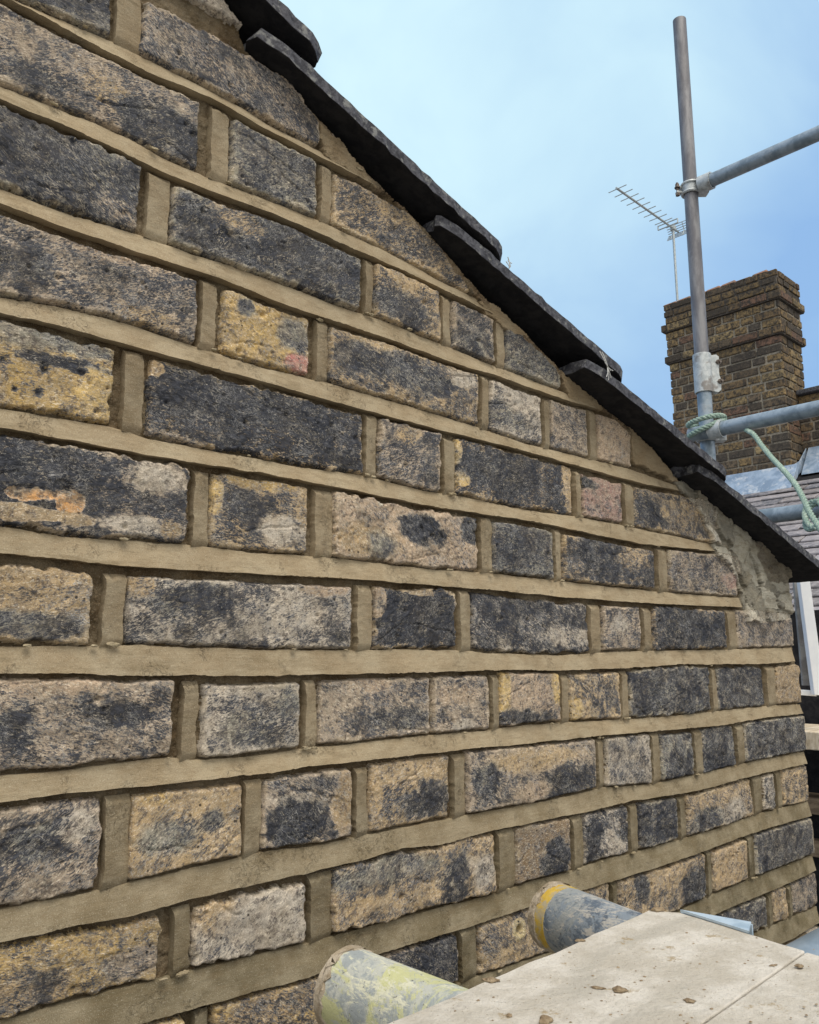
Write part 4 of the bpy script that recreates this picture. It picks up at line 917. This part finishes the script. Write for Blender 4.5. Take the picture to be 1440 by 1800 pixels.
c.tube([q-el*.10+(0,0,.02), q-el*.10-(0,0,.02)], .006, 8); c.tube([q+el*.10+(0,0,.02), q+el*.10-(0,0,.02)], .006, 8); c.build('dipole', M_AER, AER, smooth=True)
c = MB()
for s_ in (1, -1):
    for k in range(4):
        q = bs+(0,0,s_*(.012+.018*k))-bd*.0+bd*(.012*k); c.tube([q-el*.10, q+el*.10], .004, 8)
    for e in (-.06, .06): c.tube([bs+el*e, bs+el*e+np.array((0,0,s_*.07))+bd*.036], .004, 8)
c.build('reflector', M_AER, AER, smooth=True)
c = MB(); c.box(b0-(.022,.022,.022), b0+(.022,.022,.022)); c.build('clamp', M_AER, AER, bevel=.004)
# ================================================================ the platform in front of the wall
ZBD = OZ-.136
def dusty():
    m, t, b = mat('mortar_dusted_board', .95, 0, .2); p = pos(t)
    c = mix(t, sstep(t, noise(t, p, 38, 6, .65), .38, .66), (.50,.45,.37), (.66,.61,.53))
    c = mix(t, sstep(t, noise(t, vscale(t, p, (1,3,1)), 14, 5, .6), .50, .70), c, (.47,.43,.36))
    c = mix(t, mth(t, 'MULTIPLY', sstep(t, noise(t, p, 55, 6, .75), .60, .68), .8), c, (.36,.27,.15))
    c = mix(t, mth(t, 'MULTIPLY', sstep(t, noise(t, p, 420, 5, .8), .60, .68), .7), c, (.33,.25,.15))
    c = mix(t, sstep(t, noise(t, p, 900, 4, .8), .62, .70), c, (.16,.12,.08))
    t.links.new(c, b.inputs['Base Color']); h = mth(t, 'ADD', noise(t, p, 330, 6, .75), mth(t, 'MULTIPLY', noise(t, p, 55, 5, .7), 1.5)); bump(t, b, h, .0014); return m
M_DUST = dusty()
c1 = at_z(640, 1818, ZBD); c2 = at_z(1140, 1600, ZBD); c3 = at_z(1196, 1604, ZBD); c5 = at_z(1440, 1672, ZBD)
j0 = at_z(1415, 1671, ZBD); j1 = at_z(1359, 1715, ZBD)
ed = (c2-c1)/np.linalg.norm((c2-c1)); 
en = (c5-c3)/np.linalg.norm(c5-c3)
def slab(name, loop, lab, thick=.038):
    c = MB(); n = len(loop); c.prism([np.array(q) for q in loop], (0,0,-thick)); o = c.build(name, M_DUST, None, bevel=.0025, seg=3); return o
rr_ = np.random.RandomState(6)
def wob(a, b, n, amp):
    d = b-a; pn = np.cross(d/np.linalg.norm(d), (0,0,1)); return [a+d*k/n+pn*amp*rr_.randn()*(0 < k < n) for k in range(n)]
jd = (j1-j0)/np.linalg.norm(j1-j0); jd_ = -ed*.97+en*.03
far_l = c1-ed*.9
j_end = j0-ed*1.6
BD1 = empty('scaffold_board', ((c1+c2)/2), 'wide pale dust covered board nearest the wall, resting on two tube ends', 'board', 'platform boards')
loop1 = wob(far_l, c2, 60, .0006)+wob(c2, c3, 3, .0003)+wob(c3, j0, 12, .0004)+[j0, j_end]
c = MB(); c.prism(loop1, (0,0,-.036)); c.build('plank', M_DUST, BD1, bevel=.0006)
h1 = at_z(1321, 1626, ZBD); h2 = at_z(1321, 1640, ZBD)
M_HOOP = simple('pale_blue_hoop_steel', (.36,.47,.56), (.52,.62,.70), 60, .5, .3)
c = MB(); up = np.array([0,0,.0004]); o_ = en*0
c.prism([c3+up, h1+up, h2+up+ed*-.003, c3+en*.01-ed*.001+up], (0,0,.0012)); c.prism([c3+ed*.0004, c3+ed*.0018, h1+ed*.0018, h1+ed*.0004], (0,0,-.036))
c.build('end_hoop', M_HOOP, BD1)
BD2 = empty('scaffold_board', j0+en*.2, 'second dusty board laid beside the first at the right edge', 'board', 'platform boards')
g_ = en*.0005; loop2 = [j_end+g_+en*.0, j0+g_-ed*.001]+wob(j0+g_+ed*.0005, c5+en*.35, 20, .0006)+[c5+en*.35, j_end+en*.6]
c = MB(); c.prism([q+np.array([0,0,-.0006]) for q in loop2], (0,0,-.036)); c.build('plank', M_DUST, BD2, bevel=.0006)
# tube ends under the board
def painted(name, base1, base2, p1, p2, s3=18, dust=(.45,.38,.30)):
    m, t, b = mat(name, .7, .1, .4); p = pos(t)
    c = mix(t, sstep(t, noise(t, p, 45, 7, .75, .5), .46, .54), base1, base2)
    c = mix(t, sstep(t, noise(t, p, s3, 8, .78, .8), .48, .54), c, p1)
    c = mix(t, sstep(t, noise(t, vscale(t, p, (1.6,.5,1.6)), 75, 7, .8, .4), .52, .58), c, p2)
    c = mix(t, sstep(t, noise(t, p, 260, 5, .8), .58, .68), c, (.12,.12,.11))
    t.links.new(c, b.inputs['Base Color']); bump(t, b, noise(t, p, 300, 6, .75), .0009); return m
M_T1 = painted('splashed_yellow_tube', (.34,.37,.37), (.50,.51,.46), (.56,.56,.30), (.66,.65,.50), 22)
M_T2 = painted('scratched_grey_tube', (.11,.14,.18), (.23,.27,.31), (.30,.32,.32), (.46,.44,.40), 22)
M_YEL = simple('yellow_end_paint', (.50,.32,.04), (.60,.42,.08), 60, .7, 0, .0006, c3=(.42,.36,.24), s3=70, lo3=.46, hi3=.56)
M_CRUST = simple('dried_mortar_crust', (.40,.32,.22), (.55,.47,.36), 120, .95, 0, .003, c3=(.28,.22,.14), s3=90)
def crust_ring(c, e, ax, r, L, amp, seed_):
    r0 = np.random.RandomState(seed_); n = 40; a = np.cross(ax, (0,0,1)); a /= np.linalg.norm(a); b = np.cross(ax, a); st = np.linspace(-.003, L, 7); vs = []
    for i, s_ in enumerate(st):
        for k in range(n):
            th = 2*math.pi*k/n; rr2 = r+(amp*(.4+.6*r0.rand()) if 0 < i < 6 else -.002); rr2 *= 1
            vs.append(e+ax*(s_+(.002*r0.randn() if i > 3 else 0))+rr2*(math.cos(th)*a+math.sin(th)*b))
    c.add(vs, [(i*n+k, i*n+(k+1)%n, (i+1)*n+(k+1)%n, (i+1)*n+k) for i in range(6) for k in range(n)]+[tuple(range(n))])
ZT = ZBD-.037-R_
def putlog(px, py, q2, lab, m, cname):
    e = at_z(px, py, ZT); e = np.array(e); far = e+np.array([0, -1.0, 0])*1.1 if q2 is None else e+(at_z(*q2, ZT)-e)/np.linalg.norm(at_z(*q2, ZT)-e)*1.1
    o = empty(cname, e, lab, 'tube', 'putlog tubes'); hollow(MB(), e, far, n=48).build('pipe', m, o, smooth=True); return o, e, (far-e)/np.linalg.norm(far-e)
o1, e1_, a1_ = putlog(612, 1742, None, 'yellow green paint splashed scaffold tube end at the bottom of the picture', M_T1, 'putlog_tube')
c = MB(); crust_ring(c, e1_, a1_, R_, .006, .0012, 3); c.build('mortar_crust', M_CRUST, o1, smooth=True)
o2, e2_, a2_ = putlog(976, 1610, (1190, 1702), 'grey scaffold tube end with a yellow painted band and crusted rim', M_T2, 'putlog_tube')
c = MB(); hollow(c, e2_+a2_*.006, e2_+a2_*.017, r=R_+.0004, n=48); c.build('yellow_band', M_YEL, o2, smooth=True)
c = MB(); crust_ring(c, e2_, a2_, R_, .008, .0016, 4); c.build('mortar_crust', M_CRUST, o2, smooth=True)
print('TUBES', e1_, e2_, 'board', c1, c2, c5)
q = at_z(1425, 1655, ZBD-.03)-np.array([0, 0, R_]); o3 = pipe('ledger_tube', q+np.array([-.06, 0, 0]), q+np.array([1.2, 0, 0]), M_TUBEB, 'pale blue tube just past the far end of the boards', 'putlog tubes')
# mortar droppings on the boards
M_DROP = simple('dry_mortar_dropping', (.24,.17,.10), (.40,.31,.20), 150, .95, 0, .002)
def chunk(px, py, rx, ry, rz_, lab, seed_, rot=0):
    r0 = np.random.RandomState(seed_); q = at_z(px, py, ZBD+.0002); bm = bmesh.new(); bmesh.ops.create_icosphere(bm, subdivisions=3, radius=1)
    for v in bm.verts:
        n_ = v.co.copy(); k = 1+.20*math.sin(3.1*n_.x+seed_)+.16*math.sin(5.3*n_.y+2*seed_)+.10*math.sin(9*n_.x+7*n_.y+seed_)+.06*r0.randn()
        v.co = Vector((n_.x*rx*k*.85, n_.y*ry*k*.85, max(-.15, n_.z)*rz_*.65*(1+.25*math.sin(6*n_.x+seed_))))
    me = bpy.data.meshes.new('mortar_dropping'); bm.to_mesh(me); bm.free(); me.polygons.foreach_set('use_smooth', [True]*len(me.polygons)); me.materials.append(M_DROP)
    o = bpy.data.objects.new('mortar_dropping', me); S.collection.objects.link(o); o.location = tuple(q+np.array([0,0,rz_*.12])); o.rotation_euler = (0,0,rot)
    return tag(o, lab, 'mortar lump', 'mortar droppings on the boards')
chunk(862, 1724, .0048, .0024, .0016, 'flat brown mortar flake lying on the board edge beside the splashed tube', 1, -.9)
chunk(1090, 1742, .0040, .0026, .0020, 'largest oval mortar lump in the middle of the board', 2, -.6)
chunk(1052, 1737, .0036, .0012, .0008, 'thin curled mortar flake touching the largest oval lump', 3, -1.1)
chunk(1157, 1601, .0038, .0026, .0026, 'rounded tan lump at the far corner of the board', 4, -.8)
chunk(1020, 1654, .0026, .0014, .0012, 'small crumb on the board edge over the yellow banded tube', 5, -.7)
chunk(958, 1796, .0034, .0028, .0024, 'brown lump at the bottom border of the picture', 6, .3)
chunk(895, 1786, .0016, .0012, .0010, 'small crumb just left of the lump at the bottom border', 7)
chunk(1213, 1760, .0030, .0024, .0008, 'flat tan smear right of the largest oval lump', 8, -.5)
chunk(1406, 1699, .0026, .0016, .0012, 'brown crumb beside the joint between the two boards', 9, -.5)
chunk(1360, 1697, .0022, .0010, .0006, 'thin brown flake left of the joint between the two boards', 10, -.4)
cr = MB(); r0 = np.random.RandomState(12)
for _ in range(260):
    q = at_z(720+720*r0.rand(), 1610+200*r0.rand(), ZBD)
    if np.dot(q-c2, np.cross(ed, (0,0,1))) < .002 and np.dot(q-c2, -np.cross(ed, (0,0,1))) < .002: pass
    side = np.cross((0,0,1), ed)
    if np.dot(q-c1, side) > -.004 or np.dot(q-c3, ed) > -.006: continue
    s_ = .0002+.0006*r0.rand()**3
    an = r0.rand()*6; vs = [(q[0]+s_*1.3*math.cos(an+k*1.05)*(.7+.6*r0.rand()), q[1]+s_*math.sin(an+k*1.05)*(.7+.6*r0.rand()), ZBD+.0001) for k in range(6)]+[(q[0], q[1], ZBD+s_*.7)]
    cr.add(vs, [(k, (k+1)%6, 6) for k in range(6)])
o = cr.build('mortar_crumbs', M_DROP); tag(o, 'scatter of tiny brown mortar crumbs over the dusty boards', 'crumbs'); o['kind'] = 'stuff'
# ================================================================ beyond the wall corner
FB = empty('window_board', at_depth(1425, 1120, 1.75), 'white plastic trim over a grey panel beyond the wall corner', 'panel')
M_WHT = simple('white_plastic', (.84,.86,.88), (.90,.91,.92), 20, .4, 0, .0002)
M_GRP = simple('grey_panel', (.22,.21,.20), (.33,.32,.30), 40, .8, 0, .001)
def quadbox(pts, dep, th, back=(.75, .66, 0)):
    c = MB(); bk = np.array(back); bk = bk/np.linalg.norm(bk)*th; a = [at_depth(px, py, dep) for px, py in pts]; return c.prism(a, bk)
quadbox([(1396,1024),(1412,1022),(1434,1205),(1412,1205)], 1.80, .01).build('grey_panel', M_GRP, FB, bevel=.001)
quadbox([(1406,1021),(1424,1021),(1452,1222),(1432,1222)], 1.77, .02).build('white_trim', M_WHT, FB, bevel=.001)
quadbox([(1405,1212),(1434,1214),(1436,1224),(1408,1222)], 1.79, .012).build('sill', M_WHT, FB, bevel=.001)
M_TIM = simple('pale_cut_timber', (.50,.40,.27), (.66,.56,.42), 30, .85, 0, .0008, (.3,3,1), c3=(.36,.27,.17), s3=20)
M_TIMB = simple('brown_weathered_timber', (.20,.14,.09), (.34,.25,.16), 30, .85, 0, .0008, (.3,1,3))
def board_far(zt2, p_near, p_far, lab, m, th=.036, wid=.225):
    A_ = at_z(*p_near, OZ+zt2); c = MB(); c.box((A_[0], A_[1]-.62, OZ+zt2-th), (A_[0]+wid, A_[1]+.30, OZ+zt2)); o = c.build('timber_board', m, None, bevel=.002)
    return tag(o, lab, 'board', 'timber boards past the corner')
board_far(-.145, (1417,1286), None, 'pale timber board just below the white trim past the wall corner', M_TIM)
board_far(-.30, (1431,1402), None, 'brown timber board below the pale one past the wall corner', M_TIMB)
board_far(-.40, (1436,1478), None, 'lowest weathered board visible past the wall corner', M_TIMB)
q = at_depth(1436, 1230, 2.0)
c = MB(); c.box((2.05, q[1]-1.0, 0), (2.09, q[1]+1.2, OZ+.115)); o = c.build('dark_backdrop', M_FELT_SHADE); tag(o, 'near-black backdrop sheet standing in for shade behind the boards past the wall corner', 'panel')  # black sheet added as a backdrop for the shaded gap
# ================================================================ ground
c = MB(); N_ = 24
for i in range(N_):
    for j in range(N_):
        pass
c.add([(-600,-600,0),(600,-600,0),(600,600,0),(-600,600,0)], [(0,1,2,3)])
o = c.build('ground', simple('paved_yard', (.14,.13,.12), (.24,.23,.21), 3, .95, 0, .01)); o['kind'] = 'structure'
